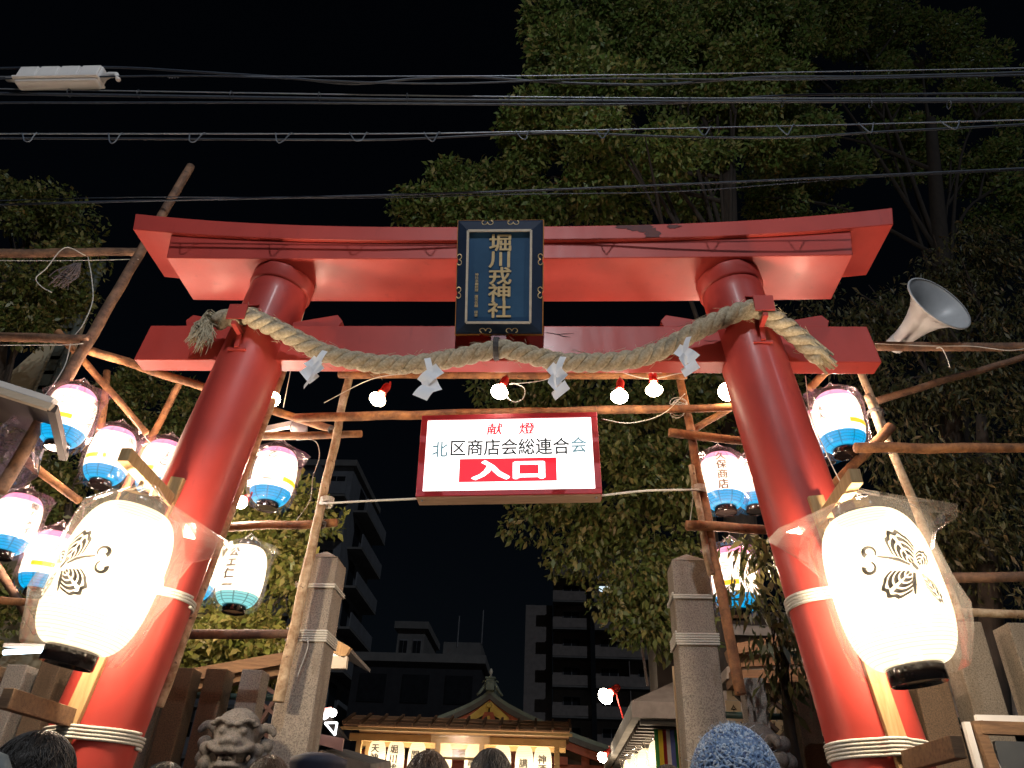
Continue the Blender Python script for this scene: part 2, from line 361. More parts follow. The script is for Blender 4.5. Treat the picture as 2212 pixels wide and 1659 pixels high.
# dark patch of peeled paint on the front of the top beam
mb = MB(); rr = random.Random(3)
for (u, v, a, b) in ((1385,492,28,9),(1410,505,16,13),(1350,489,18,5),(1455,489,14,4),(1402,520,7,8)):
    c = at(u, v, 3.9285); ring = []
    for k in range(22):
        th = 2*math.pi*k/22; q = 1+rr.uniform(-.3,.3)
        p = c+Vector((pxm(a,c)*math.cos(th)*q, 0, pxm(b,c)*1.3*math.sin(th)*q)); p.z = min(p.z, 5.255+rise(p.x)); p.z = max(p.z, 5.135+rise(p.x)*.85); ring.append(p)
    mb.prism(ring, (0,-.0012-.0003*len(mb.F)/22,0))
mb.build('peeled_patch', STAIN, tori)
mb = MB(); zk = at(1200,722,4.128)
for (u0,v0,u1,v1_,u2,v2_) in ((1178,718,1205,722,1240,720),(1205,722,1215,726,1232,728),(1520,735,1535,737,1548,735)):
    mb.tube([at(u0,v0,4.128),at(u1,v1_,4.128),at(u2,v2_,4.128)], [.001,.0028,.0008], 4)
mb.build('hairline_crack', STAIN, tori)['kind'] = 'stuff'
# rope brackets on the pillars
for s, u in ((-1, 532), (1, 1636)):
    zc = 4.46 if s < 0 else 4.53; xc = s*pil_x(zc); yf = YT-pil_r(zc)
    xc = at(u, 680, yf).x
    mb = MB()
    mb.prism([(xc-.062,yf+.03,zc+.16),(xc+.075,yf+.03,zc+.16),(xc+.07,yf-.135,zc+.02),(xc-.055,yf-.135,zc+.02)], (0,-.006,-.012))
    mb.hexa([(xc-.055,yf-.147,zc-.10),(xc+.07,yf-.147,zc-.10),(xc+.07,yf-.139,zc-.10),(xc-.055,yf-.139,zc-.10),(xc-.055,yf-.147,zc+.02),(xc+.07,yf-.147,zc+.02),(xc+.07,yf-.139,zc+.02),(xc-.055,yf-.139,zc+.02)])
    bk = mb.build('rope_bracket', RED, tori)
    mb = MB(); mb.box((xc+.005,yf-.06,zc-.13),(.03,.17,.03)); mb.box((xc+.005,yf-.012,zc-.18),(.03,.03,.12)); mb.box((xc+.005,yf-.006,zc-.25),(.12,.015,.014)); mb.build('bracket_hook', RED, bk)
# ================================================================ name plaque
PB, PT = Vector((.012,4.05,4.38)), Vector((.012,3.72,5.10))
pax = Vector((1,0,0)); pay = (PT-PB).normalized(); pn = pax.cross(pay)
PH = (PT-PB).length; PW = .584
plq = thing('name_plaque', 'navy shrine name plaque with gold lettering at the centre of the red gate', 'plaque', PB)
def pp(x, y, z=0): return PB + pax*(x*PW) + pay*(y*PH) + pn*z      # x -.5..5, y 0..1
def outline(dx, dy):   # stepped outline with bracket notches
    L = []
    for (a, b) in ((0,(-.5,0)),):
        pass
    pts = [(-.5,0),(-.23,0),(-.20,.018),(-.17,0),(.10,0),(.13,.018),(.16,0),(.5,0),
           (.5,.33),(.478,.355),(.5,.38),(.5,.62),(.478,.645),(.5,.67),(.5,1),
           (.23,1),(.20,.982),(.17,1),(-.12,1),(-.15,.982),(-.18,1),(-.5,1),
           (-.5,.67),(-.478,.645),(-.5,.62),(-.5,.38),(-.478,.355),(-.5,.33)]
    return [(x*(1+dx), .5+(y-.5)*(1+dy)) for x, y in pts]
MB().prism([pp(x,y,-.01) for x,y in outline(.012,.009)], pn*.035).build('gilt_rim', GILT, plq)
fr = MB()
out, inn = [(-.492,.006),(.492,.006),(.492,.994),(-.492,.994)], [(-.372,.090),(.360,.090),(.360,.892),(-.372,.892)]
o4 = outline(-.008,-.006)
MB().prism([pp(x,y,.0255) for x,y in o4], pn*.008).build('frame_back', PLQ, plq)
for i in range(4):
    a, b, c, d = out[i], out[(i+1)%4], inn[(i+1)%4], inn[i]
    mb = MB(); mb.hexa([pp(*a,.030),pp(*b,.030),pp(*c,.030),pp(*d,.030),pp(a[0]*.97,.5+(a[1]-.5)*.975,.040),pp(b[0]*.97,.5+(b[1]-.5)*.975,.040),pp(*c,.058),pp(*d,.058)]); mb.build('frame_side', PLQ, plq)
MB().prism([pp(x,y,.040) for x,y in inn], pn*.004).build('board', PLQB, plq)
for i in range(4):
    a, b = inn[i], inn[(i+1)%4]
    A, B = pp(*a,.062), pp(*b,.062); MB().bar(A, B, .015, .014, pn).build('gilt_fillet', SILVER, plq)
for (x,y,rot) in ((-.15,.018,0),(.15,.018,0),(-.15,.982,2),(.15,.982,2),(-.482,.355,3),(-.482,.645,3),(.482,.355,1),(.482,.645,1)):
    mb = MB()
    for s in (-1,1):
        pts = []
        for k in range(10):
            th = k/9*4.6; r = .024*(1-k/14); px_, py_ = s*(.024-r*math.cos(th)), r*math.sin(th)+.004
            ca, sa = math.cos(rot*math.pi/2), math.sin(rot*math.pi/2)
            pts.append(PB+pax*(x*PW)+pay*(y*PH)+pax*(px_*ca-py_*sa)+pay*(px_*sa+py_*ca)+pn*.045)
        mb.tube(pts, .0032, 5)
    mb.build('scroll_ornament', GOLD, plq)
letter_plane('gold_lettering', '堀\n川\n戎\n神\n社', pp(.005,.50,.044), pax, pay, 1, GOLD, plq, bold=.022, line=.92, lift=.006, fit=(.150,.575))
letter_plane('small_gold_lettering', '神\n社\n本\n廳\n統\n理\n　\n鷹\n司\n信\n輔\n　\n謹\n書', pp(-.262,.335,.044), pax, pay, 1, GOLD, plq, bold=.012, lift=.004, fit=(.024,.30))
MB().bar(pp(0,-.005,.0), pp(0,-.045,.0)+Vector((0,.0,-.02)), .10, .05, pn).build('lower_bracket', mat('pink_metal', (.62,.36,.40), (.5,.28,.32), 6, .5), plq)
for x in (-.3, .3): MB().tube([pp(x,.97,-.01), pp(x,.97,-.01)+Vector((0,.12,.02))], .012, 8).build('hanger', PLQ, plq)
# ================================================================ straw rope
def spline(P, n=12):
    P = [Vector(p) for p in P]; Q = [P[0]*2-P[1]]+P+[P[-1]*2-P[-2]]; out = []
    for i in range(1, len(Q)-2):
        for k in range(n):
            t = k/n; a, b, c, d = Q[i-1], Q[i], Q[i+1], Q[i+2]
            out.append(.5*((2*b)+(c-a)*t+(2*a-5*b+4*c-d)*t*t+(3*b-a-3*c+d)*t**3))
    out.append(P[-1]); return out
def resample(P, step):
    out = [P[0].copy()]; acc = 0
    for a, b in zip(P, P[1:]):
        L = (b-a).length; t = step-acc
        while t <= L: out.append(a+(b-a)*(t/L)); t += step
        acc = (acc+L) % step
    return out
rope = thing('straw_rope', 'thick twisted straw rope draped across the front of the red gate', 'rope', (0, 4.0, 4.2))
yr = YT-pil_r(4.5)-.062
RP = [at(470,694,3.97), at(522,681,yr), at(560,694,yr+.01), at(620,722,3.96), at(700,762,4.02), at(790,783,4.05), at(880,788,4.06), at(980,774,4.06), at(1050,758,4.055), at(1085,754,4.05), at(1120,760,4.055),
      at(1200,780,4.06), at(1290,783,4.06), at(1380,773,4.05), at(1450,745,4.03), at(1520,707,3.97), at(1590,676,yr+.01), at(1635,668,yr), at(1665,684,yr+.005), at(1710,716,3.99), at(1778,778,4.03)]
PATH = resample(spline(RP, 16), .012)
def strands(path, nst, r_off, r_st, pitch, name, parent, m, taper=None):
    T = []; N = len(path)
    x = None
    for k in range(nst):
        pts = []; rs = []; acc = 0; x = None
        for i, p in enumerate(path):
            t = (path[min(i+1,N-1)]-path[max(i-1,0)]).normalized()
            if x is None: x = t.cross(Vector((0,1,0))).normalized()
            x = (x-t*x.dot(t)).normalized(); y = t.cross(x)
            if i: acc += (p-path[i-1]).length
            a = -2*math.pi*(acc/pitch + k/nst); f = 1 if taper is None else taper(i/(N-1))
            n_ = 1+.07*noise.noise(p*14+Vector((k*7,0,0)))
            pts.append(p+(x*math.cos(a)+y*math.sin(a))*r_off*f*n_); rs.append(r_st*f*n_)
        MB().tube(pts, rs, 9).build(name, m, parent, True)
strands(PATH, 3, .031, .0355, .27, 'strand', rope, STRAW)
# frayed left end, cut right end, hairs
e0 = PATH[0]; mb = MB(); rr = random.Random(5)
for k in range(170):
    d0 = Vector((-.09, rr.uniform(-.03,.03), rr.uniform(-.03,.05))); L = rr.uniform(.5,1.05)
    end = at(rr.uniform(398,452), rr.uniform(715,772), rr.uniform(3.86,4.0)); o = Vector((0,rr.uniform(-.035,.035),rr.uniform(-.035,.035)))
    a = e0+o; b = e0+o+d0*L; c = a.lerp(end, .62)+Vector((rr.uniform(-.05,.01),0,.05)); d = a.lerp(end, L)+Vector((rr.uniform(-.03,.04),0,0))
    mb.tube(spline([a,b,c,d],3), [.0042]*9+[.0014], 4)
mb.build('frayed_tassel', STRAWD, rope)
mb = MB(); e1 = PATH[-1]; dr = (PATH[-1]-PATH[-6]).normalized()
for k in range(46):
    q = Vector((rr.gauss(0,.026), rr.gauss(0,.026), rr.gauss(0,.026))); mb.tube([e1-dr*.20+q*.8, e1+q*.95, e1+dr*rr.uniform(.02,.06)+q*1.0], .009, 5)
mb.build('cut_end', STRAWD, rope)
mb = MB()
for k in range(420):
    i = rr.randrange(10, len(PATH)-10); p = PATH[i]; t = (PATH[i+3]-PATH[i-3]).normalized()
    v = Vector((rr.gauss(0,1),rr.gauss(0,1)-.6,rr.gauss(0,1))).normalized(); v = (v-t*v.dot(t)).normalized()
    a = p+v*.058; mb.tube([a, a+v*.012+t*rr.uniform(-.03,.03), a+v*rr.uniform(.012,.035)+t*rr.uniform(-.07,.07)+Vector((0,0,rr.uniform(-.02,.008)))], .0012, 3, False)
for k in range(26):
    i = int(rr.gauss(len(PATH)*.29, 14)); i = max(12, min(len(PATH)-12, i)); p = PATH[i]+Vector((0,-.03,-.055)); mb.tube(spline([p, p+Vector((rr.uniform(.02,.05),0,-.03)), p+Vector((rr.uniform(.03,.10),0,rr.uniform(-.05,-.01)))],3), .0013, 3, False)
mb.build('loose_straw', STRAWD, rope)['kind'] = 'stuff'
k = min(range(len(PATH)), key=lambda i: abs(PATH[i].x-at(1072,756,4.05).x)); p = PATH[k]; mb = MB()
for q in range(3):
    mb.tube([p+Vector((-.012+.012*q,.074*math.cos(2*math.pi*j/14),.074*math.sin(2*math.pi*j/14)+.004)) for j in range(15)], .0065, 5)
mb.tube([p+Vector((0,.03,.06)), p+Vector((.0,.06,.12))], .012, 6)
mb.build('black_tie', CORDB, rope)
# ================================================================ paper streamers
def shide(u0, v0, u1, v1, label, flip, seed):
    """zigzag of four folded paper panels, each hinged on the corner of the one above"""
    rr = random.Random(seed); a = at(u0, v0, 3.93); b = at(u1, v1, 3.90); t = thing('paper_streamer', label, 'paper streamer', (a.x, a.y, b.z), 'white paper streamers hanging from the straw rope')
    L = (a-b).length; ww = L*.20; dx = (b.x-a.x)/L
    p = a+Vector((0,-.02,.03)); h = L*.38; sg_ = flip
    for i in range(5):
        w_ = ww*(.55 if i == 0 else 1.0+.12*i); hh = h*(.95 if i == 0 else .66); tilt = (.38 if i == 0 else (.60,-.62,.55,-.45)[i-1]*1)*sg_ + rr.uniform(-.12,.12); yaw = rr.uniform(-.5,.5)+(.35 if i % 2 else -.35)
        R = Matrix.Rotation(yaw,3,'Z') @ Matrix.Rotation(tilt,3,'Y'); mb = MB(); n = 5
        for j in range(n+1):
            f = j/n; curl = .012*math.sin(f*math.pi)*(1 if i % 2 else -1)-.02*f*f*(i == 4)
            for s in (-1,1): mb.V.append(p+R @ Vector((s*w_/2, curl+.006*s*f, -hh*f)))
        mb.F = [(2*j,2*j+1,2*j+3,2*j+2) for j in range(n)]
        q = mb.build('folded_strip', PAPER, t); so = q.modifiers.new('thick','SOLIDIFY'); so.thickness = .0012
        p = p+R @ Vector((sg_*w_*.22*(1 if i % 2 else -1), 0, -hh*.58))+Vector((dx*.02,-.008,0))
shide(702,770,684,866,'white paper streamer nearest the frayed end of the rope',1,1)
shide(923,786,905,888,'white paper streamer above the top left corner of the lit sign',-1,2)
shide(1217,783,1226,890,'white paper streamer above the top right corner of the lit sign',1,3)
shide(1488,740,1500,838,'white paper streamer beside the right vermilion pillar',1,4)
# ================================================================ lit entrance sign
TL, TR, BL_, BR_ = at(912,900,4.6), at(1287,890,4.6), at(898,1072,4.6), at(1303,1068,4.6)
sax = ((TR-TL)+(BR_-BL_)).normalized(); say = Vector((0,0,1)); say = (say-sax*say.dot(sax)).normalized(); sn = sax.cross(say)
SC = (TL+TR+BL_+BR_)/4; SW = ((TR-TL).length+(BR_-BL_).length)/2; SHH = ((TL-BL_).length+(TR-BR_).length)/2
sg = thing('sign_box', 'hanging lit white sign box with red and black Japanese lettering', 'sign', SC-Vector((0,0,SHH/2)))
def sp_(x, y, z=0): return SC+sax*(x*SW)+say*(y*SHH)+sn*z
RS = Matrix((sax, say, sn)).transposed()
MB().box(SC-sn*.065, (SW*.955, SHH*.93, .10), RS).build('box_body', WOODF, sg)
MB().prism([sp_(-.465,-.435,-.010),sp_(.465,-.435,-.010),sp_(.465,.44,-.010),sp_(-.465,.44,-.010)], sn*.006).build('lit_panel', SIGNW, sg)
for nm, (x0,y0,x1,y1) in dict(a=(-.5,.44,.5,.5), b=(-.5,-.5,.5,-.44), c=(-.5,-.4398,-.465,.4398), d=(.465,-.4398,.5,.4398)).items():
    c = sp_((x0+x1)/2,(y0+y1)/2,-.055); MB().box(c, ((x1-x0)*SW,(y1-y0)*SHH,.13), RS).build('frame_rail', SIGNF, sg, bevel=.003)
MB().box(sp_(0,-.506,-.06), (SW*.99,.012,.118), RS).build('bottom_board', WOODF, sg)
F0 = -.004
letter_plane('red_brush_lettering','献　燈',sp_(.012,.315,F0),sax,say,1,SIGNR,sg,bold=.022,lift=.002,fit=(SW*.265,SHH*.145),slant=.10)
letter_plane('black_lettering','区商店会総連合',sp_(.006,.085,F0),sax,say,1,SIGNK,sg,bold=.018,lift=.002,fit=(SW*.66,SHH*.20))
letter_plane('faded_lettering','北',sp_(-.385,.070,F0),sax,say,1,SIGNC,sg,bold=.018,lift=.002,fit=(SW*.085,SHH*.19))
letter_plane('faded_lettering','会',sp_(.388,.095,F0),sax,say,1,SIGNC,sg,bold=.018,lift=.002,fit=(SW*.085,SHH*.19))
MB().prism([sp_(-.272,-.335,F0),sp_(.262,-.335,F0),sp_(.262,-.055,F0),sp_(-.272,-.055,F0)], sn*.0015).build('red_panel', SIGNR, sg)
letter_plane('white_entrance_lettering','入口',sp_(-.003,-.197,F0),sax,say,1,SIGNW,sg,bold=.045,lift=.004,fit=(SW*.385,SHH*.215))
for x in (-.47,.47): MB().tube([sp_(x,-.53,-.03),sp_(x,-.49,-.03)], .008, 6).build('eye_hook', STEELW, sg)
def cordline(name, label, pts, r, m, cat='cord', n=6, group=None):
    return tag(MB().tube(spline(pts,6), r, n).build(name, m, None, True), label, cat, group)
cordline('guy_cord','taut white cord tying the lit sign to the left log post',[sp_(-.49,-.5,-.03), at(800,1082,4.66), at(690,1088,4.83)],.0075,CORD)
cordline('guy_cord','taut white cord tying the lit sign to the right log post',[sp_(.49,-.5,-.03), at(1400,1060,4.66), at(1510,1058,4.80)],.0075,CORD)
for x in (-.36,.36): cordline('hanging_wire', 'thin wire holding the %s top corner of the lit sign' % ('left' if x<0 else 'right'), [sp_(x,.49,-.05), sp_(x,.56,-.05)], .004, CORDB)
# ================================================================ flood bulbs under the beam
def bulb(u, v, label, tilt=(0,0,-1), m=BULB, Y=4.52, sc=1.0, hang=None, group='red socket bulbs strung below the beam', ball=False):
    c = at(u, v, Y); d = Vector(tilt).normalized(); q = d.to_track_quat('Z','Y').to_matrix().to_4x4(); q.translation = c
    t = thing('flood_bulb', label, 'light bulb', c, group)
    MB().lathe([(.0,-.175*sc),(.024*sc,-.172*sc),(.030*sc,-.15*sc),(.028*sc,-.085*sc),(.034*sc,-.07*sc),(.030*sc,-.066*sc)],16,q).build('socket', REDP, t, True)
    if not ball: MB().lathe([(.026*sc,-.075*sc),(.028*sc,-.05*sc),(.050*sc,-.02*sc),(.060*sc,0)],20,q).build('reflector', GLASS, t, True)
    if ball: MB().lathe([(.002,-.045),(.03,-.035),(.048,0),(.03,.035),(.002,.045)],16,q).build('lit_globe', m, t, True)
    else: MB().lathe([(.061*sc,0),(.060*sc,.010*sc),(.045*sc,.028*sc),(.02*sc,.036*sc),(.0005,.038*sc)],20,q).build('lit_face', m, t, True)
    p0 = c-d*.17*sc; top = hang or p0+Vector((0,.05,.06)); MB().tube(spline([p0, p0+Vector((.01,.02,.02)), top],4), .008, 6).build('clip', REDP, t)
    return t
bulb(816,862,'lit bulb in red socket below the rope, farthest left of the row',(-.25,-.35,-.9),BULBW)
bulb(1079,846,'lit bulb in tilted red socket right above the sign centre',(-.2,-.4,-.88))
bulb(1338,856,'lit bulb in red socket above the sign right edge',(-.1,-.3,-.9))
bulb(1413,842,'lit bulb in orange red socket between the sign and right pillar',(0,-.1,-1),BULBW)
bulb(1572,846,'round glowing bulb half hidden by the right pillar',(-.3,-.8,-.3),BULBW,4.75,1.15)
bulb(588,862,'glowing bulb peeping past the left pillar edge',(.2,-.8,-.5),BULBW,4.8)
bulb(520,1085,'dazzling white lamp beside the left pillar edge',(.1,-.8,-.6),emit('lit_flood',(.92,.97,1),280),5.0,1.0,ball=True)
for pts, lb in (([at(700,870,4.6),at(800,820,4.6),at(880,806,4.62)],'loose grey wire looping from the first paper streamer'),
    ([at(1100,830,4.55),at(1170,822,4.55),at(1240,800,4.6),at(1330,790,4.62)],'white flex running between the bulbs'),
    ([at(1085,850,4.55),at(1110,868,4.53),at(1130,860,4.53),at(1132,838,4.54),at(1105,826,4.56)],'loop of white flex dangling beside the centre bulb'),
    ([at(1330,800,4.6),at(1400,818,4.58),at(1470,806,4.6),at(1550,795,4.7)],'white flex sagging past the two right bulbs'),
    ([at(1300,905,4.62),at(1360,914,4.62),at(1430,895,4.65),at(1480,850,4.7)],'thin wire from the sign corner up to the right log post')):
    cordline('wire', lb, pts, .0032, CORD, 'wire')
# ================================================================ log scaffold
def pole(label, a, b, r=.036, m=LOG, taper=.86, sway=.012, n=12):
    a, b = Vector(a), Vector(b); L = (b-a).length; k = max(4, int(L/.12)); pts = []; rs = []; sd = random.random()*50
    for i in range(k+1):
        t = i/k; p = a.lerp(b, t); q = math.sin(t*math.pi)
        p = p+Vector((noise.noise(Vector((sd,t*3*L,0))), noise.noise(Vector((0,sd,t*3*L))), noise.noise(Vector((t*3*L,0,sd)))))*sway
        pts.append(p); rs.append(r*(1+(taper-1)*t)*(1+.06*noise.noise(Vector((sd,0,t*L*7)))))
    d = (b-a).normalized(); pts = [pts[0]-d*r*.15]+pts+[pts[-1]+d*r*.15]; rs = [rs[0]*.85]+rs+[rs[-1]*.85]
    return tag(MB().tube(pts, rs, n).build('log_pole', m, None, True), label, 'log pole', 'logs of the lantern scaffold')
def lash(u, v, Y, r, label, d=(0,0,1), m=CORDB, turns=3, rw=.0045):
    c = at(u, v, Y); d = Vector(d).normalized(); x = d.orthogonal().normalized(); y = d.cross(x); pts = []
    for i in range(turns*14+1):
        a = 2*math.pi*i/14; pts.append(c+(x*math.cos(a)+y*math.sin(a))*(r+rw)+d*(.011*(i/14-turns/2)))
    return tag(MB().tube(pts, rw, 5).build('lashing', m), label, 'lashing')
pole('long leaning log pole rising behind the left end of the gate roof beam', at(0,1062,4.55), at(412,358,4.98), .046, LOGD)
pole('top horizontal log at far left ending below the gate roof beam', at(-70,548,4.7), at(308,544,4.86), .042, LOGD)
pole('dark horizontal log at far left, level with the lower red beam', at(-70,728,4.62), at(192,731,4.68), .040, LOGD)
pole('orange lit diagonal log over the two uppermost left lanterns', at(125,716,4.75), at(317,936,5.05), .030, LOG)
pole('long sloping log passing behind the left pillar below the lower beam', at(186,754,4.78), at(728,930,5.1), .036, LOG)
pole('short upright log stub behind the topmost left lantern', at(214,960,5.55), at(232,802,5.5), .034, LOG)
pole('slanting upright log between the second and third left lanterns', at(255,1085,5.65), at(389,827,5.6), .034, LOG)
pole('diagonal log above the lower pair of left lanterns', at(36,978,5.2), at(170,1082,5.3), .036, LOG)
pole('low horizontal log left of the big left lantern', at(-50,1290,5.2), at(120,1307,5.2), .030, LOG)
pole('dark low diagonal log at the left edge', at(-20,1205,5.7), at(80,1365,5.7), .034, LOGD)
pole('bleached upright pole hugging the back of the left pillar', at(343,1525,4.75), at(615,796,4.80), .030, LOGL)
pole('upright log post left of the lit sign', at(600,1515,4.95), at(757,802,4.9), .036, LOGL)
pole('horizontal log right under the lower red beam', at(733,808,4.78), at(1482,812,4.78), .033, LOG)
pole('horizontal log carrying the lit sign box', at(640,902,4.80), at(1640,879,4.85), .034, LOG)
pole('horizontal log holding the upper lantern right of the left pillar', at(520,944,5.0), at(780,937,4.98), .032, LOG)
pole('horizontal log holding the lower lantern right of the left pillar', at(470,1138,5.05), at(727,1131,5.02), .034, LOG)
pole('low horizontal log beside the left stone post', at(380,1369,5.05), at(628,1369,5.0), .033, LOGD)
pole('upright log post right of the lit sign', at(1600,1500,5.0), at(1466,800,4.95), .036, LOG)
pole('short pale log lashed along the right upright post', at(1537,1240,4.97), at(1492,1005,4.94), .026, LOGL)
pole('horizontal log above the lantern by the right upright post', at(1447,935,4.88), at(1640,956,4.95), .034, LOG)
pole('diagonal brace between right upright post and right pillar', at(1496,930,5.02), at(1660,832,5.1), .028, LOG)
pole('horizontal log below the lantern by the right upright post', at(1483,1135,4.90), at(1690,1146,4.95), .036, LOG)
pole('horizontal log under the loudspeaker at the right edge', at(1870,748,4.95), at(2270,750,4.8), .038, LOGD)
pole('thin rising log reaching the right edge below the loudspeaker', at(1893,866,5.3), at(2240,762,5.2), .030, LOGD)
pole('upright knotty log right of the right pillar', at(2074,1338,5.05), at(1857,798,5.0), .032, LOGL)
pole('short knotty log tied beside the right upright log', at(1907,940,4.97), at(1875,855,4.95), .030, LOGL)
pole('round ended horizontal log crossing the highest right lantern', at(1848,967,4.62), at(2270,968,4.7), .036, LOG)
pole('orange lit diagonal log below the highest right lantern', at(1925,920,4.9), at(1790,1062,5.0), .038, LOG)
pole('diagonal log between lower red beam and highest right lantern', at(1838,745,5.1), at(1748,840,5.1), .036, LOG)
pole('dim horizontal log right of the big right lantern', at(2020,1251,5.0), at(2270,1243,4.9), .036, LOGD)
pole('lower pale horizontal log right of the big right lantern', at(2065,1323,5.3), at(2280,1328,5.3), .030, LOGL)
for i,(u,v,Y,r,lb) in enumerate(((712,1084,4.91,.036,'white cord knot around the left upright log post'),(1513,1058,4.96,.036,'white cord knot around the right upright log post'))):
    lash(u-6+i*2, v, Y, r, lb, (.0,0,1), CORD, 5, .0075)
for (u,v,Y,r,lb) in ((722,930,4.93,.040,'dark wire lashing where three logs meet left of the sign'),(690,1131,4.97,.040,'dark wire lashing low on the left upright post'),(1494,940,4.96,.042,'dark wire lashing high on the right upright post'),
                     (1522,1137,4.98,.040,'dark wire lashing low on the right upright post'),(176,735,4.85,.048,'wire lashing on the long leaning pole'),(1892,892,4.97,.05,'dark wire lashing joining two knotty logs'),(1920,967,4.8,.05,'dark wire lashing on the round ended log')):
    lash(u, v, Y, r, lb, (.15,0,1))
# tangle of spare wire on the right upright post
mb = MB(); rr = random.Random(8); c = at(1470,880,4.88)
for k in range(7):
    a0 = rr.uniform(0,6); R = rr.uniform(.04,.075); ax = Vector((rr.uniform(-.4,.4),1,rr.uniform(-.4,.4))).normalized(); x = ax.orthogonal().normalized(); y = ax.cross(x); o = Vector((rr.uniform(-.03,.03),0,rr.uniform(-.04,.04)))
    mb.tube([c+o+(x*math.cos(a0+i*.5)+y*math.sin(a0+i*.5)*.8)*R for i in range(13)], .0028, 4)
tag(mb.build('wire_coil', CORD), 'tangled coil of grey wire on the right upright log post', 'wire')
for pts, lb in (([at(185,552,4.78),at(140,535,4.7),at(100,580,4.7),at(78,600,4.7),at(88,618,4.7),at(112,632,4.7)],'bent white string dangling from the top left log'),
    ([at(190,555,4.8),at(198,600,4.78),at(200,650,4.75),at(180,700,4.7),at(155,735,4.7),at(140,790,4.66),at(100,850,4.6),at(62,880,4.6)],'long white string hanging down the left side'),
    ([at(-30,563,4.7),at(150,563,4.72),at(300,560,4.8)],'thin white wire under the top left log'),
    ([at(-30,746,4.6),at(140,745,4.62),at(180,742,4.66)],'thin white wire under the dark left log'),
    ([at(230,840,4.95),at(265,880,4.98),at(300,925,5.0),at(330,960,5.2),at(385,975,5.4)],'white flex wound along the orange diagonal log'),
    ([at(1890,742,4.9),at(2000,747,4.87),at(2100,748,4.83),at(2180,757,4.8),at(2240,748,4.8)],'white cable running along the log under the loudspeaker'),
    ([at(2022,752,4.86),at(2034,752,4.84),at(2046,775,4.84),at(2052,795,4.84)],'loose white twine end below the loudspeaker'),
    ([at(1740,812,4.5),at(1752,900,4.5),at(1790,990,4.5),at(1825,1060,4.5)],'thin grey wire along the right pillar edge'),
    ([at(640,950,5.0),at(680,952,5.0),at(690,985,5.0),at(676,1030,5.0),at(670,1080,5.0),at(640,1125,5.05)],'white flex hanging beside the upper inner lantern'),
    ([at(660,660,4.46),at(640,740,4.6),at(612,880,4.9)],'thin taut wire behind the gate beside the left pillar'),
    ([at(1500,960,5.0),at(1506,1000,5.02),at(1500,1055,5.0),at(1490,1130,5.0)],'orange flex hanging along the right upright post'),
    ([at(665,1378,5.06),at(664,1400,5.05),at(650,1440,5.05),at(642,1462,5.05)],'loose cord end hanging down the left stone post')):
    cordline('string', lb, pts, .0042 if 'string' in lb or 'cord' in lb else .0032, CORD, 'string')
# ================================================================ lanterns
def sr(t): return .49+.51*max(0,1-abs(2*t-1)**3.0)**.52
def shade_r(R, t): return R*sr(t)
def on_shade(M, R, H, z0, pts2, a0, lift, F, name, m, parent, pz=0, scale=1):
    mb = MB(); V = []
    for p in pts2:
        z = pz+p.y*scale; t = min(.995,max(.005,(z-z0)/H)); r = shade_r(R,t)+lift; a = a0+p.x*scale/R
        V.append(M @ Vector((r*math.cos(a), r*math.sin(a), z)))
    mb.add(V, F); return mb.build(name, m, parent)
def patch(M, R, H, z0, a0, a1, t0, t1, lift, name, m, parent, wav=0):
    mb = MB(); na, ntt = 10, 4; V = []
    for j in range(ntt+1):
        for i in range(na+1):
            a = a0+(a1-a0)*i/na; t = t0+(t1-t0)*j/ntt+wav*math.sin(i*1.3+j); r = shade_r(R,t)+lift; V.append(M @ Vector((r*math.cos(a), r*math.sin(a), z0+H*t)))
    mb.add(V, [(j*(na+1)+i, j*(na+1)+i+1, (j+1)*(na+1)+i+1, (j+1)*(na+1)+i) for j in range(ntt) for i in range(na)]); return mb.build(name, m, parent)
def bag(M, R, H, z0, name, m, parent, seed, fins, top=.16, spread=1.10, low=.03):
    rr = random.Random(seed); prof = []; ts = [1.0+top/H, 1+.62*top/H, 1.0+.35*top/H, 1.03, .94, .85, .74, .60, .45, .30, .16, .05, -.03]
    rad = [.10, .34, .62, .84, 1.03, 1.08, 1.09, 1.09, 1.10, 1.09, 1.06, .98, .90]
    n = 40; off = [[rr.uniform(-1,1) for _ in range(n)] for _ in ts]
    def rf(i, a):
        k = int(round(a/(2*math.pi)*n)) % n; amp = .035*R*(1.3 if i < 5 else .7); v = amp*off[i][k]
        for (fa, ft, fw, fs) in fins:
            da = math.atan2(math.sin(a-fa), math.cos(a-fa)); v += R*fs*math.exp(-(da/fw)**2)*math.exp(-((ts[i]-ft)/.14)**2)
        return v
    return MB().lathe([(R*spread*r if i > 3 else R*r, z0+H*t) for i,(r,t) in enumerate(zip(rad,ts))], n, M, rf).build(name, m, parent)
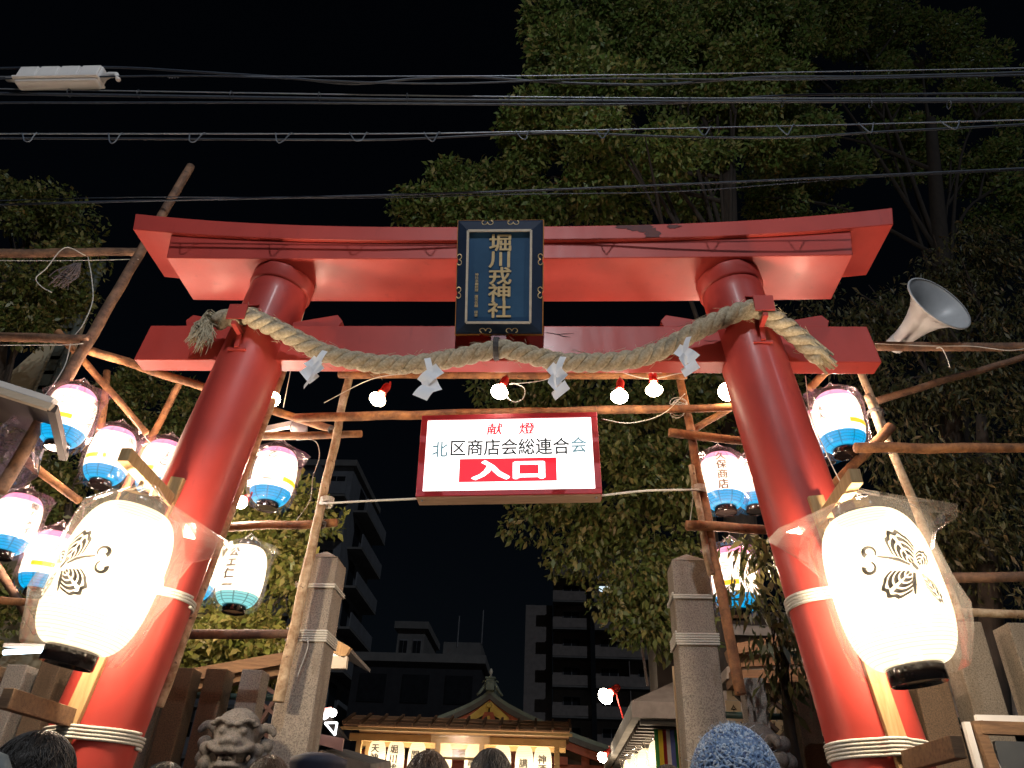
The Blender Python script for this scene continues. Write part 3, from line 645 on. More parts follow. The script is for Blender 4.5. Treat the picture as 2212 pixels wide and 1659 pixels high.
def lantern(u, v, Y, label, R=.170, H=.455, style='fes', txt=None, ta=-1.57, tsz=.075, yel=None, seed=1, pink=True, fins=None, axis=(0,0,1), group='small paper lanterns on the log scaffold', simple=False, bagm=None, tb=.02, nbag=True):
    c = at(u, v, Y); ax = Vector(axis).normalized(); q = ax.to_track_quat('Z','X').to_matrix().to_4x4()
    # keep local x near world x
    y = ax.cross(Vector((1,0,0))).normalized(); x = y.cross(ax).normalized(); q = Matrix((x,y,ax)).transposed().to_4x4(); q.translation = c-ax*(H/2)
    big = style == 'big'; t = thing('big_lantern' if big else 'paper_lantern', label, 'lantern', c-ax*(H/2+.03), group)
    nr = 44 if big else (10 if simple else 26); seg = 36 if big else (14 if simple else 24)
    def band(t0, t1, nm, m):
        k = max(2, int(nr*2*(t1-t0))); ts = [t0+(t1-t0)*i/k for i in range(k+1)]
        return MB().lathe([(shade_r(R,max(0,min(1,tt)))*(1-.010*(i % 2)), H*tt) for i, tt in enumerate(ts)], seg, q, uv=ts).build(nm, m, t, True)
    if style == 'fes':
        band(0,.20,'blue_paper',SH_B); body = band(.20,.85 if pink else 1,'white_paper',SH_W)
        if pink: band(.85,1,'pink_paper',SH_P)
    elif style == 'teal':
        band(0,.17,'teal_paper',SH_T); body = band(.17,1,'white_paper',SH_W)
    else: body = band(0,1,'paper_shade',SH_BIG if big else SH_FAR)
    rb = R*.50; h = .05 if not big else .075
    MB().lathe([(rb*.96,-h),(rb,-h*.96),(rb,-.002),(rb*.97,.004)], seg, q).build('lower_ring', LACQ, t, True)
    MB().lathe([(.002,-h*.80),(rb*.90,-h*.82),(rb*.96,-h)], seg, q).build('base_plate', LACQ, t)
    MB().lathe([(rb*.97,H-.004),(rb,H+.002),(rb,H+h*.8),(rb*.9,H+h*.85),(rb*.86,H+h*.5)], seg, q).build('upper_ring', LACQ, t, True)
    if txt:
        V, F, W, Hh = glyphs(txt, 0, 1.02); V2 = []; F2 = []
        for ox, oy in ((0,0),(tb*1.6,0),(-tb*1.6,0),(0,tb),(0,-tb)): F2 += [tuple(i_+len(V2) for i_ in f) for f in F]; V2 += [v_+Vector((ox,oy,0)) for v_ in V]
        on_shade(q, R, H, 0, V2, ta, .0105, F2, 'brush_lettering', INK, body, H*.56, tsz)
    if yel is not None:
        patch(q, R, H, 0, yel-.55, yel+.55, .31, .385, .003, 'yellow_print', SH_Y, body)
        for k in range(3): patch(q, R, H, 0, yel-.4+.1*k, yel+.1+.15*k, .56+.055*k, .575+.055*k, .003, 'orange_print', SH_O, body, .006)
    ld_ = bpy.data.lights.new('lantern_bulb','POINT'); ld_.energy = 250 if big else (40 if style == 'plain' else 115); ld_.color = (1,.80,.56); ld_.shadow_soft_size = .06
    lo_ = bpy.data.objects.new('lantern_bulb', ld_); COL.objects.link(lo_); lo_.parent = t; lo_.location = c+ax*(H*.06)-ORG[t]
    top = c+ax*(H/2+h)
    MB().tube([top+x*rb*.8, top+ax*.07, top-x*rb*.8], .004, 5).build('wire_handle', CORDB, t)
    if nbag:
        fins = fins or [(.2,.97,.20,.45),(3.4,.96,.22,.45)]
        bag(q, R, H, 0, 'plastic_bag', bagm or (BAGP if (style == 'fes' and pink) else BAG), t, seed, fins, .10 if not big else .15, 1.05)
    return t, q
lantern(148,900,4.72,'paper lantern with katakana and blue base, uppermost at far left',txt='㈱\nカ\nメ\nイ',ta=.05,tsz=.062,yel=-1.35,seed=2)
lantern(238,985,5.3,'pink topped paper lantern, second from top at left',txt='㈲\n三\n研\n一',ta=-.25,tsz=.062,yel=-1.7,seed=3)
lantern(347,1012,5.45,'pink topped paper lantern half hidden behind the left pillar',txt='な\nこ',ta=-1.0,tsz=.07,yel=-1.9,seed=4)
lantern(30,1132,5.35,'paper lantern cut by the left edge of the picture',txt='㈱\nカ\nメ\nイ',ta=-.35,tsz=.062,yel=-2.0,seed=5)
lantern(103,1212,5.6,'pink topped paper lantern peeping out left of the big left lantern',yel=-1.05,seed=6)
lantern(592,1030,5.35,'pink topped paper lantern right of the left pillar beside the log post',txt='乙\n　\n　\n一',ta=-1.45,tsz=.07,seed=7,yel=-.2)
lantern(522,1245,5.5,'white and teal paper lantern in front of the lit bush',style='teal',txt='公\nエ\n仁\n一',ta=-1.72,tsz=.082,seed=8,tb=.042,fins=[(.0,.98,.3,.5),(3.2,.98,.3,.5)])
lantern(424,1228,5.45,'paper lantern mostly hidden behind the left pillar, blue base showing',pink=False,seed=9,fins=[(.3,.95,.2,.5)])
lantern(1812,912,4.92,'bright paper lantern with blue base, highest at right',txt='　\n　\n大\n人',ta=-2.6,tsz=.06,yel=-.95,seed=10)
lantern(1772,940,5.7,'paper lantern tucked behind the highest right lantern',seed=11,R=.16,H=.42)
lantern(1560,1040,5.6,'pink topped paper lantern with four brushed characters by the right post',txt='久\n保\n商\n店',ta=-1.75,tsz=.082,seed=12,fins=[(3.1,1.05,.25,.5),(.1,1.0,.3,.4)])
lantern(1624,1046,6.1,'paper lantern half hidden behind the right pillar',seed=13,R=.16,H=.43)
lantern(1588,1252,5.5,'pink topped paper lantern seen through the leafy branch',seed=14,yel=-2.2)
# the two big crest lanterns
def crest(q, R, H, a0, parent, flip, zf):
    """swallowtail butterfly crest: striped wings, body and curled feelers"""
    mb = MB(); sc = .165
    def put(poly):
        V = []; 
        for (x, y) in poly:
            z = H*zf+y*sc; t = min(.99,max(.01,z/H)); r = shade_r(R,t)+.007; a = a0+flip*x*sc/R; V.append(q @ Vector((r*math.cos(a), r*math.sin(a), z)))
        return V
    def strip(pts, ws):
        L, Rr = [], []
        for i,(x,y) in enumerate(pts):
            x0,y0 = pts[max(i-1,0)]; x1,y1 = pts[min(i+1,len(pts)-1)]; d = math.hypot(x1-x0,y1-y0) or 1; nx,ny = -(y1-y0)/d,(x1-x0)/d
            w_ = ws[i] if isinstance(ws,list) else ws; L.append((x+nx*w_,y+ny*w_)); Rr.append((x-nx*w_,y-ny*w_))
        V = put(L+Rr); n = len(pts); mb.add(V, [(i,i+1,n+i+1,n+i) for i in range(n-1)])
    def wing(cx, cy, ang, ln, wd, rows, edge=True):
        """petal of nested dark bands springing from the root"""
        ca, sa = math.cos(ang), math.sin(ang); N_ = 18
        for k in range(rows):
            f0 = (k+.36)/rows; f1 = (k+1.06)/rows if k < rows-1 else 1.0
            A, B_ = [], []
            for i in range(N_+1):
                ph = -1.45+2.9*i/N_; rr_ = math.cos(ph)**.55; sc_ = 1+.05*math.sin(ph*9)*(k == rows-1)
                for f, o in ((f0,A),(f1,B_)):
                    x = ln*f*(.16+.84*rr_)*sc_; y = wd*f*math.sin(ph)*(1.0); o.append((cx+ca*x-sa*y, cy+sa*x+ca*y))
            V = put(A+B_); n = N_+1; mb.add(V, [(i,i+1,n+i+1,n+i) for i in range(n-1) if not (abs(i-N_/2+.5) < .9 and k < rows-1)])
    wing(.22,.02,1.85,1.05,.36,5); wing(.10,-.16,3.72,.98,.36,5)
    wing(.34,.0,.75,.55,.20,4); wing(.34,-.20,5.15,.90,.17,5)
    strip([(.12,.02),(-.12,.18),(-.36,.28),(-.62,.36)],[.035,.05,.035,.022])
    for (cx,cy,r,s0,dr) in ((-.80,.52,.19,-.7,1),(-.92,.10,.19,.9,-1)):
        strip([(cx+r*(1-i/26)*math.cos(s0+dr*i*.42), cy+r*(1-i/26)*math.sin(s0+dr*i*.42)) for i in range(12)], [.02+.0045*i for i in range(12)])
    strip([(.16,-.20),(.05,-.50),(-.02,-.78)],[.035,.06,.02]); strip([(.30,-.12),(.24,-.02),(.20,.08)],[.05,.06,.04])
    mb.build('butterfly_crest', INKD, parent)
RB, HB = .245, .72
tl, ql = lantern(234,1246,3.60,'big white crest lantern in plastic bag in front of the left pillar',R=RB,H=HB,style='big',axis=(.148,0,1),seed=20,bagm=BAGL,fins=[(2.75,1.06,.34,1.15),(.35,.90,.24,1.05),(.2,.50,.3,.30),(3.6,.35,.4,.16)],group='big crest lanterns on the gate pillars')
crest(ql, RB, HB, -1.78, tl.children[0], -1, .46)
tr_, qr = lantern(1914,1270,3.60,'big white crest lantern in plastic bag in front of the right pillar',R=RB,H=HB,style='big',axis=(-.115,0,1),seed=21,bagm=BAGL,fins=[(3.3,.86,.26,1.05),(.05,1.02,.30,1.2),(.3,.55,.35,.32),(-.6,.3,.4,.15)],group='big crest lanterns on the gate pillars')
crest(qr, RB, HB, -1.56, tr_.children[0], 1, .53)
# wooden brackets that hold them
for s, nm, zt, zb in ((-1,'left',3.26,1.55),(1,'right',3.20,1.50)):
    t = thing('lantern_bracket', 'wooden bracket with two arms roped to the %s pillar' % nm, 'bracket', (s*pil_x(zb), 3.95, zb), 'wooden lantern brackets')
    def bx(z): return s*pil_x(z)+s*.01
    yb = YT-pil_r(2.2)-.022
    MB().bar((bx(zb),yb,zb),(bx(zt),yb+.02,zt),.085,.034,(0,1,0)).build('upright_board', PLANK, t, bevel=.004)
    za = 3.10 if s < 0 else 3.03; MB().bar((bx(za)-s*.02,yb-.018,za),(bx(za)-s*.02,yb-.56,za+.02),.058,.078).build('upper_arm', PLANK, t, bevel=.004)
    zl = 1.93 if s < 0 else 1.86; MB().bar((bx(zl),yb-.018,zl),(bx(zl),yb-.54,zl+.0),.05,.085).build('lower_arm', PLANKD, t, bevel=.004)
    MB().bar((bx(za-.18)-s*.02,yb-.02,za-.20),(bx(za)-s*.02,yb-.16,za-.045),.04,.03).build('gusset', PLANKD, t)
    MB().tube([(bx(za)-s*.02,yb-.33,za-.06),(bx(za)-s*.02,yb-.33,za+.06)],.012,6).build('tie_wire', CORDB, t)
def strap(s, z, turns, label, tilt=0, rw=.0085):
    pts = []; n = 40
    for i in range(turns*n+1):
        a = 2*math.pi*i/n; zz = z+.017*(i/n-turns/2)+tilt*math.cos(a)*.1; r = pil_r(zz)+rw; d = math.atan2(math.sin(a+math.pi/2),math.cos(a+math.pi/2)); r += .040*math.exp(-(d/.26)**4)
        pts.append((s*pil_x(zz)+r*math.cos(a), YT+r*math.sin(a), zz))
    return tag(MB().tube(pts, rw, 6).build('cord_binding', CORD, None, True), label, 'cord binding')
strap(-1, at(390,1278,4.0).z, 3, 'pale cord bound around the left pillar behind the big lantern')
strap(-1, at(280,1590,4.0).z, 4, 'pale cord bound low around the left pillar')
strap(1, at(1745,1283,4.0).z, 4, 'pale cord bound around the right pillar behind the big lantern')
strap(1, at(1850,1616,4.0).z, 5, 'pale cord bound low around the right pillar')
# ================================================================ stone gate posts
def gatepost(fl_, fr_, pk, Yf, label, dirs):
    a, b = at(*fl_,Yf), at(*fr_,Yf); x0, x1 = a.x, b.x; wd = x1-x0; zt = (a.z+b.z)/2
    t = thing('stone_post', label, 'stone post', ((x0+x1)/2,Yf+wd/2,.1), 'tall granite gate posts with pointed tops')
    MB().hexa([(x0-.012,Yf-.012,.1),(x1+.012,Yf-.012,.1),(x1+.012,Yf+wd+.012,.1),(x0-.012,Yf+wd+.012,.1),(x0,Yf,zt),(x1,Yf,zt),(x1,Yf+wd,zt),(x0,Yf+wd,zt)]).build('shaft', GRAN, t, bevel=.008)
    c = Vector(((x0+x1)/2,Yf+wd/2,zt+.088)); MB().add([(x0,Yf,zt+.001),(x1,Yf,zt+.001),(x1,Yf+wd,zt+.001),(x0,Yf+wd,zt+.001),c],[(0,1,4),(1,2,4),(2,3,4),(3,0,4),(3,2,1,0)]).build('pointed_cap', GRAN, t)
    return x0, x1, Yf, wd, zt
def sqbind(x0,x1,Yf,wd,z,turns,label,rw=.007):
    pts = []; m = .012
    for k in range(turns):
        zz = z+.016*k; c = [(x0-m,Yf-m),(x1+m,Yf-m),(x1+m,Yf+wd+m),(x0-m,Yf+wd+m)]
        for i,(x,y) in enumerate(c): pts.append((x,y,zz+.004*i))
        pts.append((x0-m,Yf-m,zz+.016))
    return tag(MB().tube(pts, rw, 6).build('cord_binding', CORD), label, 'cord binding')
g1 = gatepost((655,1204),(731,1203),(705,1184),5.10,'tall grey granite post at the left side of the approach',0)
g2 = gatepost((1451,1210),(1530,1210),(1480,1191),5.10,'tall grey granite post at the right side of the approach',0)
sqbind(*g1[:4],at(640,1268,5.1).z,2,'two turns of white cord near the top of the left stone post'); sqbind(*g1[:4],at(620,1384,5.1).z,5,'thick band of white cord around the left stone post')
sqbind(*g2[:4],at(1470,1292,5.1).z,2,'two turns of white cord near the top of the right stone post'); sqbind(*g2[:4],at(1480,1392,5.1).z,5,'thick band of white cord around the right stone post')
# ================================================================ stone fences
def fence(label, posts, Yf, zt, wd, dp, railz, rail_x):
    t = thing('stone_fence', label, 'fence', (sum(p[0] for p in posts)/len(posts), Yf, .1), 'stone pillar fences beside the gate')
    for x, m, dz in posts:
        MB().box((x,Yf+dp/2,(.1+zt+dz)/2),(wd,dp,zt+dz-.1)).build('fence_post', m, t, bevel=.007)
    MB().box(((rail_x[0]+rail_x[1])/2,Yf-.04,.32),(rail_x[1]-rail_x[0],dp+.12,.44)).build('plinth', GRAN, t, bevel=.01)
    MB().tube([(rail_x[0],Yf+dp+.05,railz),(rail_x[1],Yf+dp+.05,railz)],.022,8).build('green_pipe', mat('green_pipe_paint',(.02,.05,.045),(.015,.04,.035),8,.5), t, True)
    return t
x1_ = at(395,1445,5.4).x; x2_ = at(468,1445,5.4).x; x3_ = at(546,1445,5.4).x
st = x2_-x1_
left = [(x3_,GRAN,0),(x2_,GRANB,0),(x1_,GRANB,0)]+[(x1_-st*k, (GRANB,GRAN,GRANB,GRANL)[k%4], .02*math.sin(k*2)) for k in range(1,13)]
fence('low fence of square stone pillars left of the approach', left, 5.4, at(470,1444,5.4).z, .15, .16, at(600,1507,5.6).z, (left[-1][0]-.2, x3_+.3))
xr1 = at(1628,1464,5.5).x
right = [(xr1,GRAN,0),(xr1+.33,GRANB,-.05)]
fence('short stone pillars between right stone post and right pillar', right, 5.5, at(1628,1464,5.5).z, .14, .16, at(1700,1548,5.7).z, (xr1-.25,xr1+1.2))
xr2 = at(2085,1342,4.95).x
r3 = [(xr2+.36*k,(GRANL,GRANL,GRAN,GRANB)[k%4],0) for k in range(0,6)]+[(xr2-.30,GRANB,-.35),(xr2-.56,GRANB,-.35)]
fence('broad sand coloured stone pillars right of the gate', r3, 4.95, at(2085,1342,4.95).z, .20, .20, at(2150,1560,5.2).z, (xr2-.7,xr2+2.3))
# ================================================================ overhead cables
def cable(name, label, pts, r, m, cat='cable'):
    return tag(MB().tube(spline(pts, 10), r, 6).build(name, m, None, True), label, cat)
def cab(Y, L): return [at(u, v, Y) for u, v in L]
tA = cab(3.70, [(-120,166),(280,165),(743,165),(1106,164),(1470,160),(1900,153),(2330,145)])
cable('messenger_wire','topmost pale steel wire across the night sky',tA,.0050,STEELW,'wire')
cable('telephone_cable','black cable sagging in waves below the topmost wire',cab(3.71,[(-120,150),(100,146),(260,146),(420,155),(620,168),(760,181),(900,170),(1020,166),(1200,178),(1400,183),(1520,176),(1660,166),(1850,166),(2100,160),(2330,152)]),.011,CABLE)
cable('telephone_cable','thin black cable close under the topmost wire',cab(3.69,[(-120,172),(420,164),(800,178),(1000,180),(1300,170),(1700,172),(2330,160)]),.008,CABLE)
tB = cab(3.78, [(-120,190),(240,196),(743,204),(1106,209),(1477,212),(2330,213)])
cable('messenger_wire','second pale steel wire from the top',tB,.0055,STEELW,'wire')
cable('telephone_cable','thick dark blue cable lashed below the second wire',cab(3.79,[(-120,200),(300,207),(743,214),(1000,217),(1250,218),(1477,219),(1800,219),(2330,218)]),.014,CABLE)
cable('telephone_cable','lower black cable drooping below the second wire at left',cab(3.80,[(-120,222),(240,222),(600,222),(900,224),(1200,226),(1477,222),(1700,206),(2000,203),(2330,200)]),.010,CABLE)
tC = cab(3.3, [(-120,289),(400,289),(860,289),(1106,285),(1477,277),(1850,269),(2330,256)])
cable('messenger_wire','third pale steel wire from the top with spiral hangers',tC,.0050,STEELW,'wire')
cable('telephone_cable','black cable hung on spiral hangers from the third wire',cab(3.31,[(-120,298),(300,300),(700,302),(860,301),(1106,290),(1250,288),(1477,296),(1700,297),(1900,285),(2100,275),(2330,262)]),.008,CABLE)
cable('telephone_cable','lowest thick grey cable above the gate roof beam',cab(4.62,[(-120,446),(300,434),(743,424),(1106,413),(1477,398),(1850,381),(2330,358)]),.011,CABLE)
cable('telephone_cable','thin dark cable beside the lowest thick cable',cab(4.64,[(-120,437),(300,426),(743,428),(1106,420),(1477,413),(1850,385),(2330,362)]),.005,CABLE)
rr = random.Random(11); HANG = mat('hanger_wire',(.10,.12,.15),(.07,.085,.11),20,.5)
def hanger(u, v, Y, ln, label):
    ln *= rr.uniform(.7,1.05); c = at(u+rr.uniform(-12,12), v, Y-.006); s = pxm(1, c); pts = []; sk = rr.uniform(-8,8)
    for i, (dx, dy) in enumerate(((-24,-4),(-20,2),(-10,18),(0,24),(8,18),(16,6),(22,-3),(28,0))): pts.append(c+Vector(((dx+sk*dy/24)*s*ln,0.004*math.sin(i*2),-dy*s*rr.uniform(.95,1.25))))
    tag(MB().tube(spline(pts,3), .0042, 5).build('cable_hanger', HANG), label, 'cable hanger', 'spiral hangers on the third wire')
for i,(u,v) in enumerate(((62,290),(258,290),(435,290),(613,290),(777,289),(943,288),(1140,285),(1310,280),(1510,276),(1700,272),(1880,268),(2060,263))): hanger(u, v, 3.3, .85, 'wire hanger number %s along the third wire counted from the left' % ('one two three four five six seven eight nine ten eleven twelve'.split()[i]))
cl = []
mb = MB()
for u in (150,300,500,690,880,1100,1300,1490,1690,1880,2050):
    v = 196+(u-240)*.0135; c = at(u, v+6, 3.78); mb2 = MB(); mb2.tube([c+Vector((0,.030*math.cos(a),.034*math.sin(a))) for a in [k*.63 for k in range(11)]], .004, 5)
    tag(mb2.build('lashing_clip', CABLE), 'dark clip round the second wire, about %s way across' % {150:'one tenth',300:'one seventh',500:'a quarter',690:'a third',880:'two fifths',1100:'half',1300:'three fifths',1490:'two thirds',1690:'three quarters',1880:'six sevenths',2050:'nine tenths'}[u], 'cable clip', 'clips on the second wire')
# cable closure
Yb0 = 3.68; z1 = at(120,143,Yb0).z; z0 = at(120,173,Yb0).z; Yb1 = Yb0*(z0-CZ)/(at(120,197,Yb0).z-CZ); xa, xb = at(36,160,Yb0).x, at(214,160,Yb0).x
bxo = thing('cable_closure', 'white plastic cable closure box hanging on the upper wires at left', 'junction box', ((xa+xb)/2,(Yb0+Yb1)/2,z0))
MB().box(((xa+xb)/2,(Yb0+Yb1)/2,(z0+z1)/2),(xb-xa,Yb1-Yb0,z1-z0)).build('case', BOXP, bxo, bevel=.02)
wq = (xb-xa)/4
for k in range(4): MB().box((xa+wq*(k+.5),Yb0-.004,z0+(z1-z0)*.62),(wq*.90,.018,(z1-z0)*.62)).build('lid_panel', BOXP, bxo, bevel=.008)
MB().box(((xa+xb)/2,(Yb0+Yb1)/2-.01,z0+.035),(xb-xa+.02,Yb1-Yb0+.03,.02)).build('flange', BOXP, bxo, bevel=.005)
MB().tube([(xb-.01,(Yb0+Yb1)/2,z0+.08),(xb+.06,(Yb0+Yb1)/2-.02,z0+.10),(xb+.13,(Yb0+Yb1)/2-.03,z0+.09),(xb+.17,(Yb0+Yb1)/2-.03,z0+.02)],[.03,.026,.022,.02],8).build('cable_gland', BOXP, bxo, True)
MB().tube([(xa+.01,(Yb0+Yb1)/2,z0+.08),(xa-.12,(Yb0+Yb1)/2,z0+.10)],.022,8).build('cable_gland', BOXP, bxo, True)
c = at(362,167,3.70); mb = MB(); mb.tube([c+Vector((i*.0045,.0,.012*math.sin(i*1.2))) for i in range(22)], .003, 4); tag(mb.build('wire_coil', STEELW), 'short bright coil clamped on the topmost wire', 'wire')
# ================================================================ horn loudspeaker
hc = at(2028,655,4.75); vd_ = (hc-CAM).normalized(); vr_ = vd_.cross(Vector((0,0,1))).normalized(); vu_ = vr_.cross(vd_); hax = (vr_*.80+vu_*.46-vd_*.38).normalized(); tt = hc-hax*.43
sp = thing('loudspeaker', 'pale horn loudspeaker on the log right of the gate', 'loudspeaker', tt)
q = hax.to_track_quat('Z','Y').to_matrix().to_4x4(); q.translation = tt
prof = [(.072,0),(.078,.06),(.090,.13),(.112,.21),(.145,.29),(.192,.36),(.240,.405),(.272,.43)]
MB().lathe(prof,40,q).build('horn', HORN, sp, True)
MB().lathe([(r-.006,z+.002) for r,z in prof[::-1]],40,q,caps=(False,True)).build('horn_inside', HORN, sp, True)
MB().lathe([(.266,.424),(.276,.424),(.280,.432),(.276,.440),(.266,.438)],40,q).build('rim', HORN, sp, True)
MB().lathe([(.002,-.10),(.06,-.095),(.075,-.08),(.075,0),(.07,.004)],24,q).build('driver', HORN, sp, True)
MB().bar(tt-Vector((0,0,.04)), at(1935,748,4.93), .04,.02).build('mount', STEELW, sp)
# ================================================================ trees
def leaves(clumps, n_m3, leaf, ratio, droop, rng, twig=.16, per=16):
    PP = []; OO = []
    for (u, v, Y, ru, rv) in clumps:
        c = at(u, v, Y); rx, rz = pxm(ru, c), pxm(rv, c)*1.15; ry = (rx+rz)/2*.8
        area = 4*math.pi*((rx*ry)**1.6/3+(rx*rz)**1.6/3+(ry*rz)**1.6/3)**(1/1.6); tot = max(60, int(area*n_m3*per))
        rs = twig*2.5; k = max(4, int(area/(rs*rs*4.4)))           # leafy sprays with gaps between them
        d = rng.normal(size=(k,3)); d /= np.linalg.norm(d,axis=1)[:,None]; rad = rng.uniform(.62,1.08,k)
        rad *= 1+.42*np.array([noise.noise(Vector(x)*2.3+c) for x in d])
        sc_ = np.array(tuple(c))+d*rad[:,None]*np.array([rx,ry,rz]); wt = rng.uniform(.35,1.6,k); idx = rng.choice(k, tot, p=wt/wt.sum())
        g = rng.normal(size=(tot,3)); g /= np.linalg.norm(g,axis=1)[:,None]; gr = rng.uniform(.25,1,tot)[:,None]**.6
        PP.append(sc_[idx]+g*gr*rs*np.array([1.15,1.15,.7])*wt[idx][:,None]**.33); OO.append(g*.6+d[idx]*.6)
    P = np.concatenate(PP); O = np.concatenate(OO)
    N = len(P); ax = O*.6+rng.normal(size=(N,3))*.75+np.array([0,0,-droop]); ax /= np.linalg.norm(ax,axis=1)[:,None]
    nr = rng.normal(size=(N,3))*.8+O*.5+np.array([0,-.2,.5]); sd_ = np.cross(ax,nr); sd_ /= np.linalg.norm(sd_,axis=1)[:,None]+1e-9; nn = np.cross(sd_,ax)
    L = leaf*(.55+.85*rng.random(N)**1.4)[:,None]*1.12; W = L*ratio
    V = np.empty((N,4,3)); V[:,0] = P; V[:,1] = P+ax*L*.45+sd_*W*.5+nn*L*.06; V[:,2] = P+ax*L-nn*L*.10; V[:,3] = P+ax*L*.45-sd_*W*.5+nn*L*.06
    return V.reshape(-1,3), np.arange(N*4).reshape(-1,4)
def tree(name, label, base, top, r, clumps, m, cat='tree', dens=22, leaf=.085, ratio=.45, droop=.3, seed=1, group=None, limbs=8, twig=.16, per=16, lm=None):
    rng = np.random.default_rng(seed); rr = random.Random(seed); base = Vector(base); top = Vector(top)
    t = thing(name, label, cat, base, group)
    mid = base.lerp(top,.5)+Vector((rr.uniform(-.2,.2),rr.uniform(-.2,.2),0)); tp = spline([base,mid,top],8)
    tk = MB().tube(tp, [r*(1.25 if i == 0 else 1)*(1-.6*i/(len(tp)-1)) for i in range(len(tp))], 12).build('trunk', BARK, t, True)
    cs = sorted(clumps, key=lambda c: -c[3]*c[4])[:limbs]
    for (u,v,Y,ru,rv) in cs:
        c = at(u,v,Y); k = min(len(tp)-1, max(2, int(len(tp)*rr.uniform(.45,.95)))); a = tp[k]; md = a.lerp(c,.5)+Vector((0,0,.12*(c-a).length)); q = spline([a,md,c],6)
        MB().tube(q, [r*.18*(1-.85*i/(len(q)-1)) for i in range(len(q))], 7).build('limb', BARK, t, True)
        for j in range(3):
            e = c+Vector((rr.uniform(-1,1)*pxm(ru,c),rr.uniform(-.5,.5)*pxm(ru,c),rr.uniform(-1,1)*pxm(rv,c))); b = q[rr.randrange(7,11)]; MB().tube([b,b.lerp(e,.5)+Vector((0,0,.05)),e],[r*.13,r*.09,r*.03],5).build('twig', BARK, t)
    V, F = leaves(clumps, dens, leaf, ratio, droop, rng, twig, per); npmesh('crown', V, F, m, t)
    return t
tree('camphor_tree','tall leafy evergreen tree towering above the centre of the gate', at(1640,1700,9.2)*1, at(1575,330,9.2), .26,
     [(1240,55,8.3,85,75),(1205,150,8.0,75,75),(1270,215,7.8,105,65),(1340,300,7.7,95,55),(1165,285,8.3,75,45),(1100,345,8.6,75,50),(985,415,9,75,50),(1060,440,9,90,55),(1190,425,8.8,105,60),(1320,400,9,95,50),(1420,105,8.8,80,90),(1550,60,9,110,80),(1600,165,8.7,80,70),(1470,240,9.2,80,70),(1390,30,9,80,60),(1490,400,9.6,90,70),(1300,110,8.6,60,60),(960,470,9.2,60,35),(1690,80,9.6,70,60),(1660,210,9.4,60,60),(1640,350,9.8,80,50),(1730,260,10.2,60,50),(1790,40,10.2,60,50)],
     LEAFA, dens=62, leaf=.105, droop=.35, seed=3, limbs=12)
tree('evergreen_tree','tall dim tree filling the upper right of the sky', at(2140,1760,12.1), at(2010,260,12.3), .30,
     [(1720,110,12.4,94,73),(1850,50,12.7,94,65),(1890,190,12.8,77,57),(2000,110,12.8,94,73),(2150,190,12.8,86,73),(1700,290,12.6,77,49),(1780,385,12.4,68,49),(1680,425,12.4,86,45),(1960,330,13.4,86,65),(2080,330,13.4,86,65),(2190,410,13.4,68,90),(1620,270,12.1,73,49),(1750,480,12.6,60,32)],
     LEAFA, dens=30, leaf=.115, droop=.3, seed=4, limbs=10)
tree('evergreen_tree','dense green tree hanging down behind the lit sign', at(1560,1720,8.8), at(1500,820,8.8), .2,
     [(1110,870,8.6,60,40),(1200,850,8.6,70,40),(1330,850,8.6,80,45),(1420,900,8.5,70,60),(1350,985,8.4,75,65),(1445,1020,8.4,70,80),(1195,1115,8.5,65,45),(1280,1150,8.5,75,60),(1375,1110,8.4,80,75),(1440,1230,8.4,60,80),(1360,1250,8.4,65,60),(1400,1335,8.4,50,45),(1450,1345,8.4,45,55),(1530,1000,8.8,70,90),(1540,880,8.8,80,60),(1650,900,8.9,80,90)],
     LEAFD, dens=62, leaf=.088, droop=.9, seed=5, limbs=4)
tree('conifer_tree','sparse brownish tree behind the loudspeaker', at(2120,1750,8.2), at(2030,640,8.2), .16,
     [(1830,725,8,55,45),(1900,650,8.3,60,60),(2050,560,8.6,100,80),(2150,630,8.4,90,80),(2010,830,8,110,60),(2130,850,8,100,80),(1760,690,8.3,50,30),(1980,700,8.3,70,60),(2190,740,8.2,70,80)],
     LEAFB, dens=34, leaf=.09, ratio=.28, droop=1.1, seed=6, limbs=8)
tree('conifer_tree','drooping dark tree right of the big right lantern', at(2160,1700,7.6), at(2120,900,7.6), .14,
     [(2000,960,7.5,90,60),(2130,1000,7.4,100,70),(2040,1080,7.4,90,60),(2150,1130,7.4,90,70),(2090,1200,7.4,90,45),(1990,1150,7.6,60,70),(2190,1260,7.5,60,60),(2180,950,7.6,70,60)],
     LEAFB, dens=40, leaf=.09, ratio=.26, droop=1.3, seed=7, limbs=6)
tree('evergreen_tree','leafy tree at the upper left edge beside the tiled roof', at(-120,1700,7.2), at(20,560,7.2), .16,
     [(10,420,7,55,50),(80,435,6.9,45,45),(50,500,7,75,50),(150,505,7,32,45),(50,600,6.9,90,60),(135,610,7,55,70),(20,680,6.9,70,45),(95,665,7,45,40)],
     LEAFD, dens=60, leaf=.07, seed=8, limbs=6, twig=.12)
tree('dark_shrub','dark tree behind the left cluster of lanterns', at(120,1800,7.6), at(150,1080,7.6), .1,
     [(60,1010,7.4,80,60),(160,1030,7.4,70,60),(250,1130,7.6,70,60),(60,1130,7.6,80,50),(120,1300,7.6,90,70),(20,1330,7.4,60,60),(330,1050,7.7,50,70),(230,1010,7.7,60,40)],
     LEAFD, dens=55, leaf=.07, seed=9, limbs=5, twig=.12)
tree('evergreen_tree','rounded small leaved tree between sloping log and left pillar', at(330,1800,8.3), at(320,940,8.3), .12,
     [(265,850,8.2,55,45),(325,900,8.1,65,60),(390,900,8.2,40,55),(310,830,8.3,45,30),(370,955,8.2,45,45),(270,930,8.2,50,50)],
     LEAFD, dens=80, leaf=.066, seed=10, limbs=5, twig=.10)
